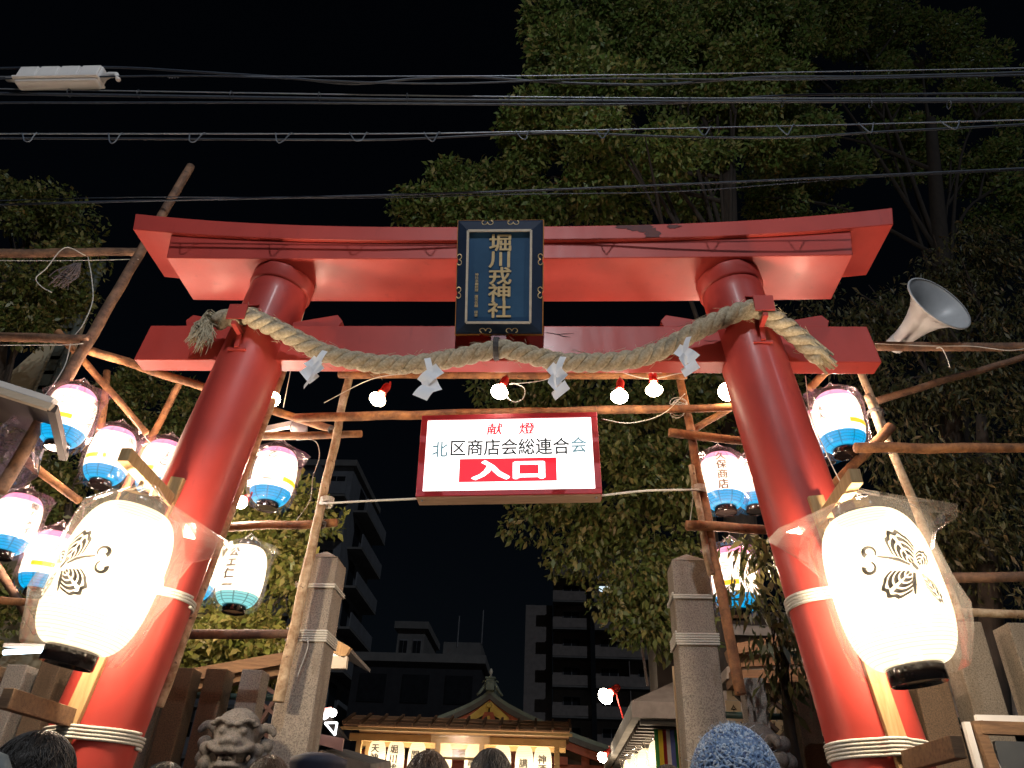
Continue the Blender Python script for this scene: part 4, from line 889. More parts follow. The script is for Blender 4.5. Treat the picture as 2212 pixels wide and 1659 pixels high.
tree('lit_bush','bright lamp lit bush behind the inner left lanterns', at(530,1750,7.2), at(560,1280,7.2), .08,
     [(560,1075,7.1,50,35),(645,1115,7.1,38,60),(585,1180,7,70,60),(630,1275,7,48,70),(500,1325,7,70,60),(580,1370,6.9,70,50),(450,1400,6.9,55,50),(540,1120,7.1,60,50),(520,1420,6.9,80,35),(610,1420,7,40,30)],
     LEAFC, 'bush', dens=100, leaf=.078, seed=11, limbs=5, twig=.10, ratio=.5)
tree('willow_leaf_tree','slender leaved branch hanging beside the right pillar', at(1745,1800,5.25), at(1690,1380,5.15), .055,
     [(1640,1185,5.12,32,22),(1600,1200,5.1,34,26),(1675,1225,5.12,30,34),(1655,1300,5.1,38,46),(1605,1290,5.1,22,22),(1685,1345,5.1,32,60),(1705,1420,5.12,32,55),(1655,1385,5.12,30,40),(1720,1475,5.14,24,40)],
     leafmat('slender_leaves',(.045,.060,.020),(.09,.095,.032),(.15,.13,.05),.4), 'branch', dens=34, leaf=.10, ratio=.27, droop=1.6, seed=12, limbs=6, twig=.06, per=8)
# ================================================================ far buildings
def flats(label, x0, x1, y0, dp, h, floors, bays, m, lit=(), name='apartment_building', balc=True, fh=2.95, side=None):
    t = thing(name, label, 'building', ((x0+x1)/2,y0+dp/2,0)); W = x1-x0
    MB().box(((x0+x1)/2,y0+dp/2,h/2),(W,dp,h)).build('wall', m, t)
    MB().box(((x0+x1)/2,y0+dp/2-.1,h+.25),(W+.5,dp+.5,.5)).build('parapet', CONCL, t)
    bw = W/bays
    for f in range(floors):
        z = h-fh*(f+1)
        if z < 1: break
        if balc:
            MB().box(((x0+x1)/2,y0-.7,z),(W+.1,1.4,.16)).build('balcony_slab', CONCL, t)
            MB().box(((x0+x1)/2,y0-1.36,z+.62),(W+.1,.10,1.0)).build('balcony_rail', m, t)
        for b in range(bays):
            xc = x0+bw*(b+.5); l = (f,b) in lit
            w_ = MB().box((xc,y0-.03,z+1.45),(min(bw*.62,1.9),.08,1.6)).build('window', PANE if name == 'low_building' else FRAME, t); bw_ = min(bw,3.06)
            for k in (-1,1): MB().box((xc+k*bw_*.148,y0-.075,z+1.45),(bw_*.27,.02,1.4)).build('pane', lit[(f,b)] if l else PANE, w_)
            if balc and b: MB().box((x0+bw*b,y0-.7,z+1.4),(.08,1.35,2.6)).build('divider', m, t)
    return t
Yr = 84.; xa = at(1196,1200,Yr).x; hgt = at(1200,1196,Yr).z
aR = flats('tall apartment block with balconies behind the shrine hall at right', xa, xa+16, Yr, 10, hgt, 10, 4, TILEW, {(1,0):PANE,(1,1):LITW})
MB().box((xa-1.6,Yr+5,hgt*.41),(3.0,8,hgt*.82)).build('stair_tower', TILEW, aR)
MB().box((xa+4.2,Yr-1.7,hgt*.45),(.5,.3,hgt*.86)).build('drain_pipe', PANE, aR)
Yl = 52.; xb = at(765,1010,Yl).x; hl = at(765,1010,Yl).z
tw = flats('dark tower block with balconies behind the left stone post', xb-12, xb, Yl, 9, hl, 9, 5, CONC, {(2,3):LITY,(3,2):LITY})
for f in range(9):
    z = hl-2.95*(f+1); MB().box((xb+.55,Yl+5.2,z),(1.1,7.2,.16)).build('side_balcony_slab', CONCL, tw); MB().box((xb+1.05,Yl+5.2,z+.60),(.10,7.2,1.0)).build('side_balcony_rail', CONC, tw)
    for k in range(2): MB().box((xb+.02,Yl+3.6+3.2*k,z+1.5),(.06,1.7,1.9)).build('side_window', PANE, tw)
Ym = 55.; xm0, xm1 = at(856,1400,Ym).x, at(915,1400,Ym).x
flats('pale rooftop house between the tower blocks', xm0, xm1, Ym, 6, at(890,1360,Ym).z, 3, 2, CONCL, {}, 'rooftop_house', False)
Yn = 48.; xn0, xn1 = at(762,1450,Yn).x, at(1040,1450,Yn).x
flats('dark low building behind the lantern stand', xn0, xn1, Yn, 6, at(900,1432,Yn).z, 3, 3, mat('dark_wall',(.03,.03,.034),(.022,.022,.026),2,.9), {}, 'low_building', False)  # plain wall in one very dark colour, so the building shows less
hs = thing('roof_terrace','small roof terrace with parapet on the dark low building','building',(at(1000,1430,50).x,50,0))
c0, c1 = at(955,1430,50), at(1040,1392,50); MB().box(((c0.x+c1.x)/2,51.5,(c0.z+c1.z)/2-.2),(c1.x-c0.x,3,c1.z-c0.z+.6)).build('wall', CONCL, hs); MB().tube([(c1.x,50,c1.z),(c1.x,50,c1.z+2.2)],.05,6).build('mast', FRAME, hs); MB().tube([(c0.x+.9,50,c1.z-.2),(c0.x+.9,50,c1.z+1.8)],.05,6).build('antenna', FRAME, hs)
# ================================================================ shrine hall
COPPER = mat('verdigris_roof',(.20,.23,.17),(.15,.17,.13),3,.7,.2,20); ROOFE = mat('roof_edge',(.13,.11,.085),(.10,.085,.07),4,.8)
VERM = mat('hall_vermilion',(.42,.09,.03),(.34,.07,.025),5,.6); GOLDM = mat('hall_gold',(.62,.42,.08),(.5,.32,.06),8,.45,metal=.3); HWALL = mat('hall_timber',(.10,.06,.035),(.07,.045,.025),3,.8)
YH = 19.; ca = at(1062,1498,YH); HT, HE = .09, .12; hall = thing('shrine_hall','shrine hall gable roof with gold ornaments behind the lantern stand','shrine hall',(ca.x,YH+2,.1))
sl = [(0,0),(.18,-.14),(.45,-.30),(.80,-.46),(1.20,-.62),(1.65,-.78),(2.2,-.96),(2.9,-1.16)]
for s in (-1,1):
    top = [Vector((ca.x+s*x*1.0,YH-.5,ca.z+z)) for x,z in sl]
    mb = MB()
    for a,b in zip(top,top[1:]): mb.hexa([a-Vector((0,0,HT)),b-Vector((0,0,HT)),b+Vector((0,6,-HT)),a+Vector((0,6,-HT)),a,b,b+Vector((0,6,0)),a+Vector((0,6,0))])
    mb.build('roof_slope', COPPER, hall)
    mb = MB()
    for a,b in zip(top,top[1:]):
        o1, o2 = Vector((0,-.03,-HT-.001)), Vector((0,-.03,-HT-.001)); mb.hexa([a+o1-Vector((0,0,HE)),b+o2-Vector((0,0,HE)),b+o2+Vector((0,.4,-HE)),a+o1+Vector((0,.4,-HE)),a+o1,b+o2,b+o2+Vector((0,.4,0)),a+o1+Vector((0,.4,0))])
    mb.build('roof_edge_board', ROOFE, hall)
    mb = MB()
    for a,b in zip(top,top[1:]):
        o = Vector((0,.05,-.215)); mb.hexa([a+o-Vector((0,0,.17)),b+o-Vector((0,0,.17)),b+o+Vector((0,.10,-.17)),a+o+Vector((0,.10,-.17)),a+o,b+o,b+o+Vector((0,.10,0)),a+o+Vector((0,.10,0))])
    mb.build('barge_board', VERM, hall)
    g0 = Vector((ca.x+s*.02,YH-.52,ca.z-.26)); g1 = Vector((ca.x+s*.46,YH-.52,ca.z-.60)); MB().hexa([g0-Vector((0,0,.26)),g1-Vector((0,0,.13)),g1+Vector((0,.03,-.13)),g0+Vector((0,.03,-.26)),g0,g1,g1+Vector((0,.03,0)),g0+Vector((0,.03,0))]).build('gold_fitting', GOLDM, hall)
    MB().bar((ca.x+s*.02,YH-.30,ca.z-.95),(ca.x+s*1.1,YH-.30,ca.z-1.55),.10,.14).build('gable_strut', VERM, hall)
MB().prism([(ca.x-.10,YH-.56,ca.z-.50),(ca.x+.10,YH-.56,ca.z-.50),(ca.x+.16,YH-.56,ca.z-.66),(ca.x,YH-.56,ca.z-.84),(ca.x-.16,YH-.56,ca.z-.66)],(0,.05,0)).build('gable_pendant', VERM, hall)
for (dx,dz,rd) in ((0,-.36,.06),(0,-.62,.045),(-.32,-.86,.05)):
    q = Matrix.Rotation(math.pi/2,4,'X'); q.translation = Vector((ca.x+dx,YH-.58,ca.z+dz)); MB().lathe([(.001,.012),(rd*.8,.012),(rd,0),(rd,-.02)],14,q).build('gold_boss', GOLDM, hall)
MB().box((ca.x,YH+2.5,ca.z-1.15),(1.7,4.6,.7)).build('gable_wall', HWALL, hall)
MB().box((ca.x,YH+3,1.9),(6.0,6,3.4)).build('hall_wall', HWALL, hall)
for x in (-2.2,-1.1,0,1.1,2.2): MB().box((ca.x+x,YH-.08,1.9),(.18,.16,3.4)).build('column', VERM, hall)
for x in (-1.65,-.55,.55,1.65): MB().box((ca.x+x,YH-.04,1.7),(.85,.06,2.2)).build('lit_screen', emit('hall_light',(1,.66,.30),.22), hall)
MB().box((ca.x,YH-.12,3.2),(5.6,.14,.22)).build('tie_beam', VERM, hall); MB().box((ca.x,YH-.25,ca.z-1.42),(3.6,.12,.16)).build('gable_beam', VERM, hall)
# ridge end ornament
zc = ca.z-.02
mb = MB(); mb.box((ca.x,YH-.5,zc+.11),(.20,.25,.26)); mb.box((ca.x,YH-.5,zc+.255),(.25,.28,.05)); mb.build('ridge_ornament', COPPER, hall, bevel=.02)
for s in (-1,1):
    MB().tube([Vector((ca.x+s*(.10+.20*f),YH-.52,zc+.16-.40*f+.12*f*f)) for f in (0,.33,.66,1)],[.035,.04,.035,.02],8).build('ridge_fin', COPPER, hall, True)
    MB().tube([(ca.x+s*(.145+.04*math.cos(a)),YH-.53,zc+.16+.04*math.sin(a)) for a in [k*.6 for k in range(9)]],.016,6).build('scroll', COPPER, hall, True)
MB().lathe([(.010,.28),(.035,.30),(.016,.33),(.04,.38),(.046,.42),(.028,.465),(.004,.49)],12,Matrix.Translation((ca.x,YH-.5,zc))).build('finial', mat('pale_finial',(.5,.45,.36),(.42,.38,.3),6,.5), hall, True)
MB().box((ca.x,YH+3,ca.z+.06),(.24,6.4,.22)).build('ridge', COPPER, hall)
# ================================================================ lantern stand before the hall
YS = 12.4; e0, e1 = at(742,1564,YS), at(1232,1583,YS); ze = (e0.z+e1.z)/2
stand = thing('lantern_stand','long wooden lantern stand with board roof across the approach','lantern stand',((e0.x+e1.x)/2,YS+.5,.1))
RW = mat('stand_boards',(.34,.19,.10),(.25,.14,.07),6,.75,.2,30,stretch=(1,8,8)); RWL = mat('stand_timber',(.50,.32,.13),(.42,.26,.10),6,.7,.2,30)
np_ = 13; xs = [e0.x+(e1.x-e0.x)*i/np_ for i in range(np_+1)]
zt_ = at(990,1553,YS+.62).z
for i in range(np_):
    for k in range(3):
        f0, f1 = k/3, (k+1)/3; y0_, y1_ = YS+.62*f0, YS+.62*f1; za_, zb_ = ze+(zt_-ze)*f0, ze+(zt_-ze)*f1; dz = .012*k
        MB().hexa([(xs[i]+.004,y0_-.03,za_-.012-dz*.2),(xs[i+1]-.004,y0_-.03,za_-.012-dz*.2),(xs[i+1]-.004,y1_,zb_-.012-dz*.2),(xs[i]+.004,y1_,zb_-.012-dz*.2),(xs[i]+.004,y0_-.03,za_+.012-dz*.2),(xs[i+1]-.004,y0_-.03,za_+.012-dz*.2),(xs[i+1]-.004,y1_,zb_+.012-dz*.2),(xs[i]+.004,y1_,zb_+.012-dz*.2)]).build('roof_board', RW, stand)
for x in xs:
    MB().bar((x,YS-.04,ze+.03),(x,YS+.62,zt_+.03),.035,.04).build('batten', PLANKD, stand)
for i in range(np_):
    x = (xs[i]+xs[i+1])/2; MB().hexa([(xs[i],YS+.63,zt_-.01),(xs[i+1],YS+.63,zt_-.01),(xs[i+1],YS+1.3,ze-.01),(xs[i],YS+1.3,ze-.01),(xs[i],YS+.63,zt_+.01),(xs[i+1],YS+.63,zt_+.01),(xs[i+1],YS+1.3,ze+.01),(xs[i],YS+1.3,ze+.01)]).build('rear_roof_board', RW, stand)
MB().box(((e0.x+e1.x)/2,YS-.01,ze-.045),(e1.x-e0.x+.06,.05,.04)).build('eave_batten', RWL, stand)
MB().box(((e0.x+e1.x)/2,YS+.28,ze-.13),(e1.x-e0.x-.12,.09,.10)).build('front_beam', RWL, stand)
MB().box(((e0.x+e1.x)/2,YS+.95,ze-.13),(e1.x-e0.x-.12,.09,.10)).build('rear_beam', RWL, stand)
for x in (e0.x+.22, e0.x+1.45, e1.x-1.35, e1.x-.2):
    for y in (YS+.28, YS+.95): MB().box((x,y,(.1+ze-.18)/2),(.08,.08,ze-.28)).build('post', RWL, stand)
aw0, aw1 = at(936,1576,YS+.25).x, at(1060,1576,YS+.25).x
awn = thing('plastic_awning','clear yellowish plastic sheet hanging at the middle of the lantern stand','awning',((aw0+aw1)/2,YS+.2,ze-.5),)
MB().box(((aw0+aw1)/2,YS+.10,ze-.22),(aw1-aw0,.004,.34)).build('sheet', plastic('awning_film',(.95,.80,.55),.55), awn); MB().box(((aw0+aw1)/2,YS+.10,ze-.04),(aw1-aw0+.05,.03,.03)).build('top_batten', RWL, awn); MB().box(((aw0+aw1)/2,YS+.10,ze-.40),(aw1-aw0+.05,.03,.03)).build('bottom_batten', RWL, awn)
for i,(u,tx,lb) in enumerate(((812,'天\n神\n橋','first from the left'),(853,'堀\n川\n戎','second from the left'),(899,'関\n船','third from the left'),(956,'講','left one behind the clear sheet'),(1022,'講','right one behind the clear sheet'),(1084,'市','third from the right'),(1132,'講','second from the right'),(1172,'神\n酒','last at the right'))):
    lantern(u,1645+i*2,YS+.42,'glowing long lantern under the stand roof, '+lb,R=.140,H=.60,style='plain',txt=tx,ta=-1.62,tsz=.13,seed=30+i,simple=True,group='long lanterns under the stand roof',nbag=False,tb=.02)
# ================================================================ shrine office at right
DKW = mat('dark_timber',(.035,.025,.02),(.025,.018,.015),6,.7); RTILE = mat('grey_roof',(.22,.20,.18),(.16,.145,.13),8,.8,.2,40)
YO = 8.0; co = at(1364,1514,YO); fo2 = at(1306,1623,12.6)
off = thing('shrine_office','dark timber shrine office with deep eaves behind the right stone post','building',(co.x+2.5,YO+2.5,.1))
x0,y0_,z0_ = co.x,YO,co.z; x1,y1_ = co.x+6,YO+4.8; rx_, rz_ = x0+1.3, z0_+.75
MB().add([(x0,y0_,z0_),(x1,y0_,z0_),(x1,y0_+1.3,rz_),(rx_,y0_+1.3,rz_),(x0,y1_,z0_),(rx_,y1_,rz_),(x1,y1_,rz_)],[(0,1,2,3),(0,3,5,4),(3,2,6,5)]).build('hip_roof', RTILE, off)
MB().box(((x0+x1)/2,y0_+.04,z0_-.075),(x1-x0,.08,.15)).build('front_fascia', RTILE, off)
MB().box((x0+.04,(y0_+.082+y1_)/2,z0_-.075),(.08,y1_-y0_-.082,.15)).build('side_fascia', RTILE, off)
MB().add([(x0+.081,y0_+.081,z0_-.10),(x1,y0_+.081,z0_-.10),(x1,y1_,z0_-.10),(x0+.081,y1_,z0_-.10)],[(3,2,1,0)]).build('soffit', DKW, off)
for k in range(20):
    y = y0_+.25+k*.22; MB().box((x0+.35,y,z0_-.145),(.50,.06,.07)).build('rafter', mat('rafter_paint',(.30,.29,.28),(.26,.25,.24),5,.7) if k == 0 else off.children[-1].data.materials[0], off)
MB().box((x0+3.6,y0_+2.9,1.4),(4.6,4.0,2.6)).build('wall', DKW, off)
for x in (.95,2.4): MB().box((x0+x,y0_+.62,1.45),(.14,.14,2.75)).build('column', DKW, off)
pL = at(1395,1395,7.4); MB().bar((pL.x+.1,YO+.3,z0_+.2),(pL.x-.02,YO+.3,z0_+1.5),.025,.025,(0,1,0)).build('flag_pole', DKW, off)
MB().hexa([(pL.x+.2,YO+.9,z0_+.9),(pL.x+2.5,YO+.9,z0_+.9),(pL.x+2.5,YO+2.4,z0_+1.5),(pL.x+.2,YO+2.4,z0_+1.5),(pL.x+.2,YO+.9,z0_+1.0),(pL.x+2.5,YO+.9,z0_+1.0),(pL.x+2.5,YO+2.4,z0_+1.6),(pL.x+.2,YO+2.4,z0_+1.6)]).build('upper_roof', RTILE, off)
MB().box((pL.x+1.35,YO+1.8,z0_+.6),(2.0,.8,.7)).build('upper_wall', DKW, off)
cu = thing('striped_curtain','five coloured striped curtain hanging under the office eave','curtain',(at(1440,1600,8.6).x,8.6,1.6))
cols = [(.04,.25,.06),(.50,.36,.02),(.45,.03,.03),(.55,.53,.50),(.05,.07,.22)]
cms = [mat('curtain_colour_'+n,c,None,8,.8) for n,c in zip(('green','yellow','red','white','blue'),cols)]
xc0, xc1 = at(1412,1560,8.6).x, at(1490,1560,8.6).x; zc1, zc0 = at(1440,1547,8.6).z, 1.2
for k in range(12):
    a, b = xc0+(xc1-xc0)*k/12*1.3, xc0+(xc1-xc0)*(k+1)/12*1.3; mb = MB(); n = 6
    for j in range(n+1):
        f = j/n; mb.V += [Vector((a,8.6+.03*math.sin(k*2.1+f*2),zc1+(zc0-zc1)*f)),Vector((b,8.6+.03*math.sin((k+1)*2.1+f*2),zc1+(zc0-zc1)*f))]
    mb.F = [(2*j,2*j+1,2*j+3,2*j+2) for j in range(n)]; mb.build('stripe', cms[k%5], cu)
for i,(u,v,Y,lb) in enumerate(((1428,1645,8.9,'largest glowing lantern beside the striped curtain'),(1402,1660,9.6,'second glowing lantern under the office eave'),(1384,1668,10.4,'third glowing lantern under the office eave'),(1368,1676,11.2,'farthest glowing lantern under the office eave'))):
    lantern(u,v,Y,lb,R=.13,H=.40,style='plain',seed=50+i,simple=True,group='lanterns under the office eave')
l1 = bulb(1308,1504,'bright bulb in red socket on a long arm over the approach',(-.6,-.55,-.5),BULB,9.6,1.55,at(1330,1492,9.7),None)
MB().tube(spline([at(1330,1492,9.7),at(1340,1530,9.7),at(1356,1570,9.7),at(1385,1565,9.7),at(1420,1552,9.8)],5),.012,6).build('arm', REDP, l1, True)
bulb(1301,1636,'small bulb in red socket low under the office eave',(-.5,-.6,-.5),BULB,11,1.1,None,None)
tag(MB().bar(at(1392,1555,9.2),at(1382,1590,9.2),.10,.02,(0,1,0)).build('paper_slip', PAPER),'white paper slip hanging at the office eave','paper')
nb = thing('wooden_notice','tall narrow wooden notice with brushed characters left of the right stone post','notice board',(at(1462,1560,5.9).x,5.9,.1))
n0, n1 = at(1468,1440,5.9), at(1479,1655,5.9); MB().box((n0.x-.0,5.9,(n0.z+.1)/2),(.11,.025,n0.z-.1)).build('board', mat('pale_board',(.55,.42,.26),(.48,.36,.22),6,.7), nb)
letter_plane('brush_lettering','よ\nり\nし\nキ\nヤ\n木\n木\n社\n務\n所',Vector((n0.x-.02,5.886,n0.z-.55)),(1,0,0),(0,0,1),1,LACQ,nb,bold=.01,lift=.002,fit=(.06,.85))
# ================================================================ left side buildings
CREAM = mat('cream_plaster',(.40,.35,.24),(.33,.29,.20),2.5,.85,.15,30); KAWARA = mat('green_grey_tile',(.085,.10,.085),(.06,.07,.062),6,.55,.2,30)
YK = 8.6; hw = thing('tiled_house','cream walled house with tiled roof verge at the left edge','house',(at(40,760,YK).x-1,YK+1,.1))
v1, v2 = at(205,575,YK), at(70,905,YK)      # line of the verge
wl = [at(165,655,YK),at(78,880,YK),at(78,1500,YK),at(-200,1500,YK),at(-200,860,YK),at(0,800,YK)]
MB().prism([Vector((p.x,YK+.15,p.z)) for p in wl],(0,.2,0)).build('gable_wall', CREAM, hw)
dv = (v2-v1); nt_ = 11
MB().bar(v1+Vector((-.10,.1,-.05)),v2+Vector((-.10,.1,-.05)),.14,.16,(0,1,0)).build('barge_board', CREAM, hw)
for k in range(nt_):
    a = v1+dv*(k/nt_); b = v1+dv*((k+1.15)/nt_)
    MB().bar(a+Vector((.03,-.02,.02)),b+Vector((.03,-.02,-.03)),.20,.07,(0,1,0)).build('verge_tile', KAWARA, hw, bevel=.012)
    MB().tube([a+Vector((.13,-.03,.03)),b+Vector((.13,-.03,-.02))],.055,8).build('roll_tile', KAWARA, hw, True)
YE = 4.15; ev = thing('stall_roof','pale edged stall roof corner at the left edge','stall roof',(at(0,900,YE).x,YE,at(0,900,YE).z))
a0, a1 = at(-140,802,YE), at(114,882,YE-.0)
MB().bar(a0,a1,.05,.05,(0,0,1)).build('fascia', mat('pale_fascia',(.50,.42,.33),(.42,.35,.27),8,.7,stretch=(1,6,6)), ev, bevel=.004)
MB().bar(a0+Vector((0,.01,.052)),a1+Vector((-.01,.01,.052)),.06,.045,(0,0,1)).build('drip_edge', BOXP, ev, bevel=.004)
MB().add([a0+Vector((0,.03,.02)),a1+Vector((0,.03,.02)),a1+Vector((-.35,.75,.12)),a0+Vector((-.35,.75,.12))],[(0,1,2,3)]).build('roof_sheet', DKW, ev)
a2 = a1+Vector((-.30,.68,-.02)); MB().bar(a1,a2,.05,.06).build('rafter', DKW, ev)
# rolled plastic under the stall roof
mb = MB(); rr = random.Random(2); c = at(30,985,4.7)
prof = [(.02,.34),(.12,.28),(.17,.16),(.15,.02),(.19,-.10),(.12,-.22),(.03,-.27)]
mb.lathe(prof,18,Matrix.Translation(c),lambda i,a: .04*noise.noise(Vector((i*1.7,a*2.2,3)))+.02*rr.uniform(-1,1))
tag(mb.build('plastic_bundle', plastic('dark_film',(.30,.22,.38),.35)),'crumpled dark plastic bundle on the leaning pole under the stall roof','plastic sheet')
mb = MB()
for k in range(40):
    p = at(168,568,4.72)+Vector((rr.uniform(-.03,.03),0,0)); mb.tube(spline([p,p+Vector((rr.uniform(-.1,.02),rr.uniform(-.05,.05),-.12)),p+Vector((rr.uniform(-.16,0.0),rr.uniform(-.06,.06),rr.uniform(-.28,-.15)))],3),.004,4)
tag(mb.build('grey_tassel', mat('dull_fibre',(.16,.13,.13),(.11,.09,.09),20,.9)),'dull grey fibre tassel hanging under the top left log','tassel')
bl = thing('roof_lamp','white flood lamp head on a grey arm right of the left pillar','lamp',at(645,922,5.3)); q = Vector((.15,-.9,-.25)).to_track_quat('Z','Y').to_matrix().to_4x4(); q.translation = at(645,922,5.3)
MB().lathe([(.03,-.14),(.055,-.12),(.068,-.02),(.072,.0),(.066,.004)],20,q).build('housing', BOXP, bl, True); MB().lathe([(.064,-.002),(.04,.012),(.001,.016)],20,q).build('lens', mat('frosted_lens',(.75,.73,.70),(.7,.68,.65),5,.25), bl, True); MB().bar(at(640,915,5.42),at(540,935,5.45),.04,.05).build('arm', BOXP, bl)
# timber shed with lattice behind the left fence
def shed(label, name, Y, beams, latt, box, lm):
    t = thing(name,label,'shed',(at(*box[:2],Y).x,Y,.1))
    for (u0,v0,u1,v1_,w_,h_) in beams: MB().bar(at(u0,v0,Y),at(u1,v1_,Y),w_,h_).build('beam', PLANKD, t)
    for (u0,v0,u1,v1_) in latt: MB().bar(at(u0,v0,Y+.06),at(u1,v1_,Y+.06),.03,.055,(0,1,0)).build('lattice_bar', lm, t)
    return t
BRN = mat('dark_red_timber',(.075,.035,.030),(.05,.024,.02),6,.7)
shed('dark red timber shed with lattice behind the left stone fence','timber_shed',6.6,[(380,1470,640,1424,.2,.10),(380,1490,640,1446,.10,.07),(520,1640,700,1640,.1,.1)],
     [(540,1460,640,1530),(540,1500,640,1580),(540,1560,640,1640),(560,1640,650,1480),(540,1600,620,1470),(600,1650,660,1560)],(560,1500),BRN)
s2 = shed('dark timber shed with beams and lattice behind the right fence','timber_shed',6.4,[(1575,1412,1800,1372,.3,.08),(1575,1432,1800,1420,.1,.09),(1575,1470,1800,1462,.25,.10)],
     [(1590,1500,1680,1580),(1650,1500,1780,1600),(1680,1490,1790,1560),(1590,1580,1680,1510),(1640,1640,1740,1540),(1660,1580,1790,1670),(1600,1540,1700,1640)],(1650,1500),DKW)
MB().prism([at(1570,1440,6.38),at(1800,1432,6.38),at(1800,1458,6.38),at(1570,1466,6.38)],(0,.5,0)).build('eave', RTILE, s2)
# offering papers pinned up inside it
CRP = mat('cream_paper',(.72,.60,.42),(.66,.54,.37),4,.8); pb = thing('paper_board','board of cream offering papers with brushed writing behind the right fence','notice board',(at(1680,1600,6.9).x,6.9,.1))
i = 0
for r_ in range(4):
    for c_ in range(6):
        p = at(1585+c_*36, 1490+r_*46, 6.9); s_ = pxm(1,p); sh_ = MB().box(p,(32*s_,.006,42*s_)).build('paper_sheet', CRP, pb)
        letter_plane('brush_lettering',('五\n日','金','山','講\n社','奉\n納')[i%5],p+Vector((0,-.004,0)),(1,0,0),(0,0,1),1,LACQ,sh_,lift=.002,fit=(12*s_,26*s_)); i += 1
lp = MB(); c = at(1690,1440,6.75); tl_ = thing('shed_lamp','tube lamp lighting the cream papers inside the right shed','lamp',c); MB().tube([c-Vector((.35,0,0)),c+Vector((.35,0,0))],.016,8).build('lit_tube', emit('lit_tube_white',(1,.85,.6),14), tl_); MB().box(c+Vector((0,0,.04)),(.8,.05,.03)).build('batten', BOXP, tl_)
# small lit eave and stall bits between left stone post and lantern stand
YE2 = 6.6; e = thing('lit_eave','small wooden eave with lit underside beside the left stone post','eave',at(735,1420,YE2))
A, B, C_, D_ = at(690,1378,YE2),at(752,1412,YE2),at(750,1432,YE2),at(690,1432,YE2)
MB().bar(A,B,.10,.06,(0,1,0)).build('barge_board', PLANK, e); MB().bar(D_,C_,.10,.06,(0,1,0)).build('tie_board', mat('pale_soffit',(.7,.62,.5),(.62,.55,.45),5,.7), e)
MB().prism([A+Vector((0,.05,-.04)),B+Vector((-.03,.05,-.03)),C_+Vector((-.03,.05,.02)),D_+Vector((0,.05,.02))],(0,.03,0)).build('glowing_gable', emit('painted_gable_glow',(1,.85,.70),1.1), e)  # light under the eave is put into this board's own glow
MB().hexa([A+Vector((0,0,.03)),B+Vector((0,0,.03)),B+Vector((0,.9,.03)),A+Vector((0,.9,.03)),A+Vector((0,0,.06)),B+Vector((0,0,.06)),B+Vector((0,.9,.06)),A+Vector((0,.9,.06))]).build('roof', RTILE, e)
st_ = thing('food_stall','small stall with pink fascia and lit triangle sign left of the lantern stand','stall',(at(720,1620,9.5).x,9.5,.1))
P = lambda u,v: at(u,v,9.5)
MB().prism([P(690,1585),P(742,1595),P(738,1622),P(690,1608)],(0,.05,0)).build('pink_fascia', mat('pink_board',(.55,.33,.30),(.48,.28,.26),5,.7), st_)
MB().prism([P(690,1620),P(800,1650),P(800,1690),P(690,1690)],(0,1.2,.15)).build('tiled_canopy', RTILE, st_)
MB().prism([P(690,1548),P(720,1592),P(742,1592),P(712,1548)],(0,.3,0)).build('side_board', DKW, st_)
mb = MB(); T = [P(702,1562),P(728,1561),P(724,1588)]
for k in range(3): mb.bar(T[k],T[(k+1)%3],.02,.02,(0,1,0))
mb.build('lit_triangle', emit('neon_white',(.9,.95,1),4), st_)
mb = MB(); mb.tube([P(696,1536),P(716,1533)],.03,8); mb.build('lit_strip', emit('neon_red',(1,.35,.3),3), st_)
for (u,v) in ((702,1545),(719,1540)): MB().lathe([(.002,-.05),(.04,-.03),(.05,0),(.04,.03),(.002,.05)],10,Matrix.Translation(P(u,v))).build('lit_globe', emit('globe_white',(1,.95,.9),8), st_, True)
MB().box((P(740,1650).x-.3,9.8,1.0),(1.6,.6,1.8)).build('counter', mat('magenta_cloth',(.45,.02,.12),(.38,.015,.10),5,.8), st_)
fx = thing('tube_lamp','bluish lit tube lamp glimpsed behind the stone fence at far left','lamp',at(60,1408,6.2)); c = at(60,1408,6.2)
MB().tube([c-Vector((.20,0,.01)),c+Vector((.20,0,.02))],.02,8).build('lit_tube', emit('lit_tube_blue',(.7,.9,1),10), fx); MB().box(c+Vector((0,.03,.05)),(.46,.06,.03)).build('batten', BOXP, fx)
# frame at the lower right corner
fb = thing('notice_stand','wooden notice frame with pale edges at the lower right corner','notice stand',(at(2150,1640,4.2).x,4.2,.1)); Q = lambda u,v: at(u,v,4.2)
MB().bar(Q(2108,1556),Q(2290,1560),.05,.02,(0,1,0)).build('pale_top_edge', BOXP, fb); MB().bar(Q(2114,1572),Q(2290,1578),.06,.05,(0,1,0)).build('top_rail', PLANKD, fb)
MB().bar(Q(2108,1558),Q(2160,1700),.05,.04,(0,1,0)).build('side_rail', PLANKD, fb); MB().bar(Q(2117,1575),Q(2176,1700),.012,.03,(0,1,0)).build('pale_side_edge', BOXP, fb); MB().bar(Q(2086,1560),Q(2125,1700),.03,.03,(0,1,0)).build('pale_side_edge', BOXP, fb)
MB().prism([Q(2150,1600),Q(2290,1605),Q(2290,1800),Q(2185,1800)],(0,.03,0)).build('dark_panel', mat('slate_panel',(.06,.065,.07),(.05,.052,.055),4,.5), fb)
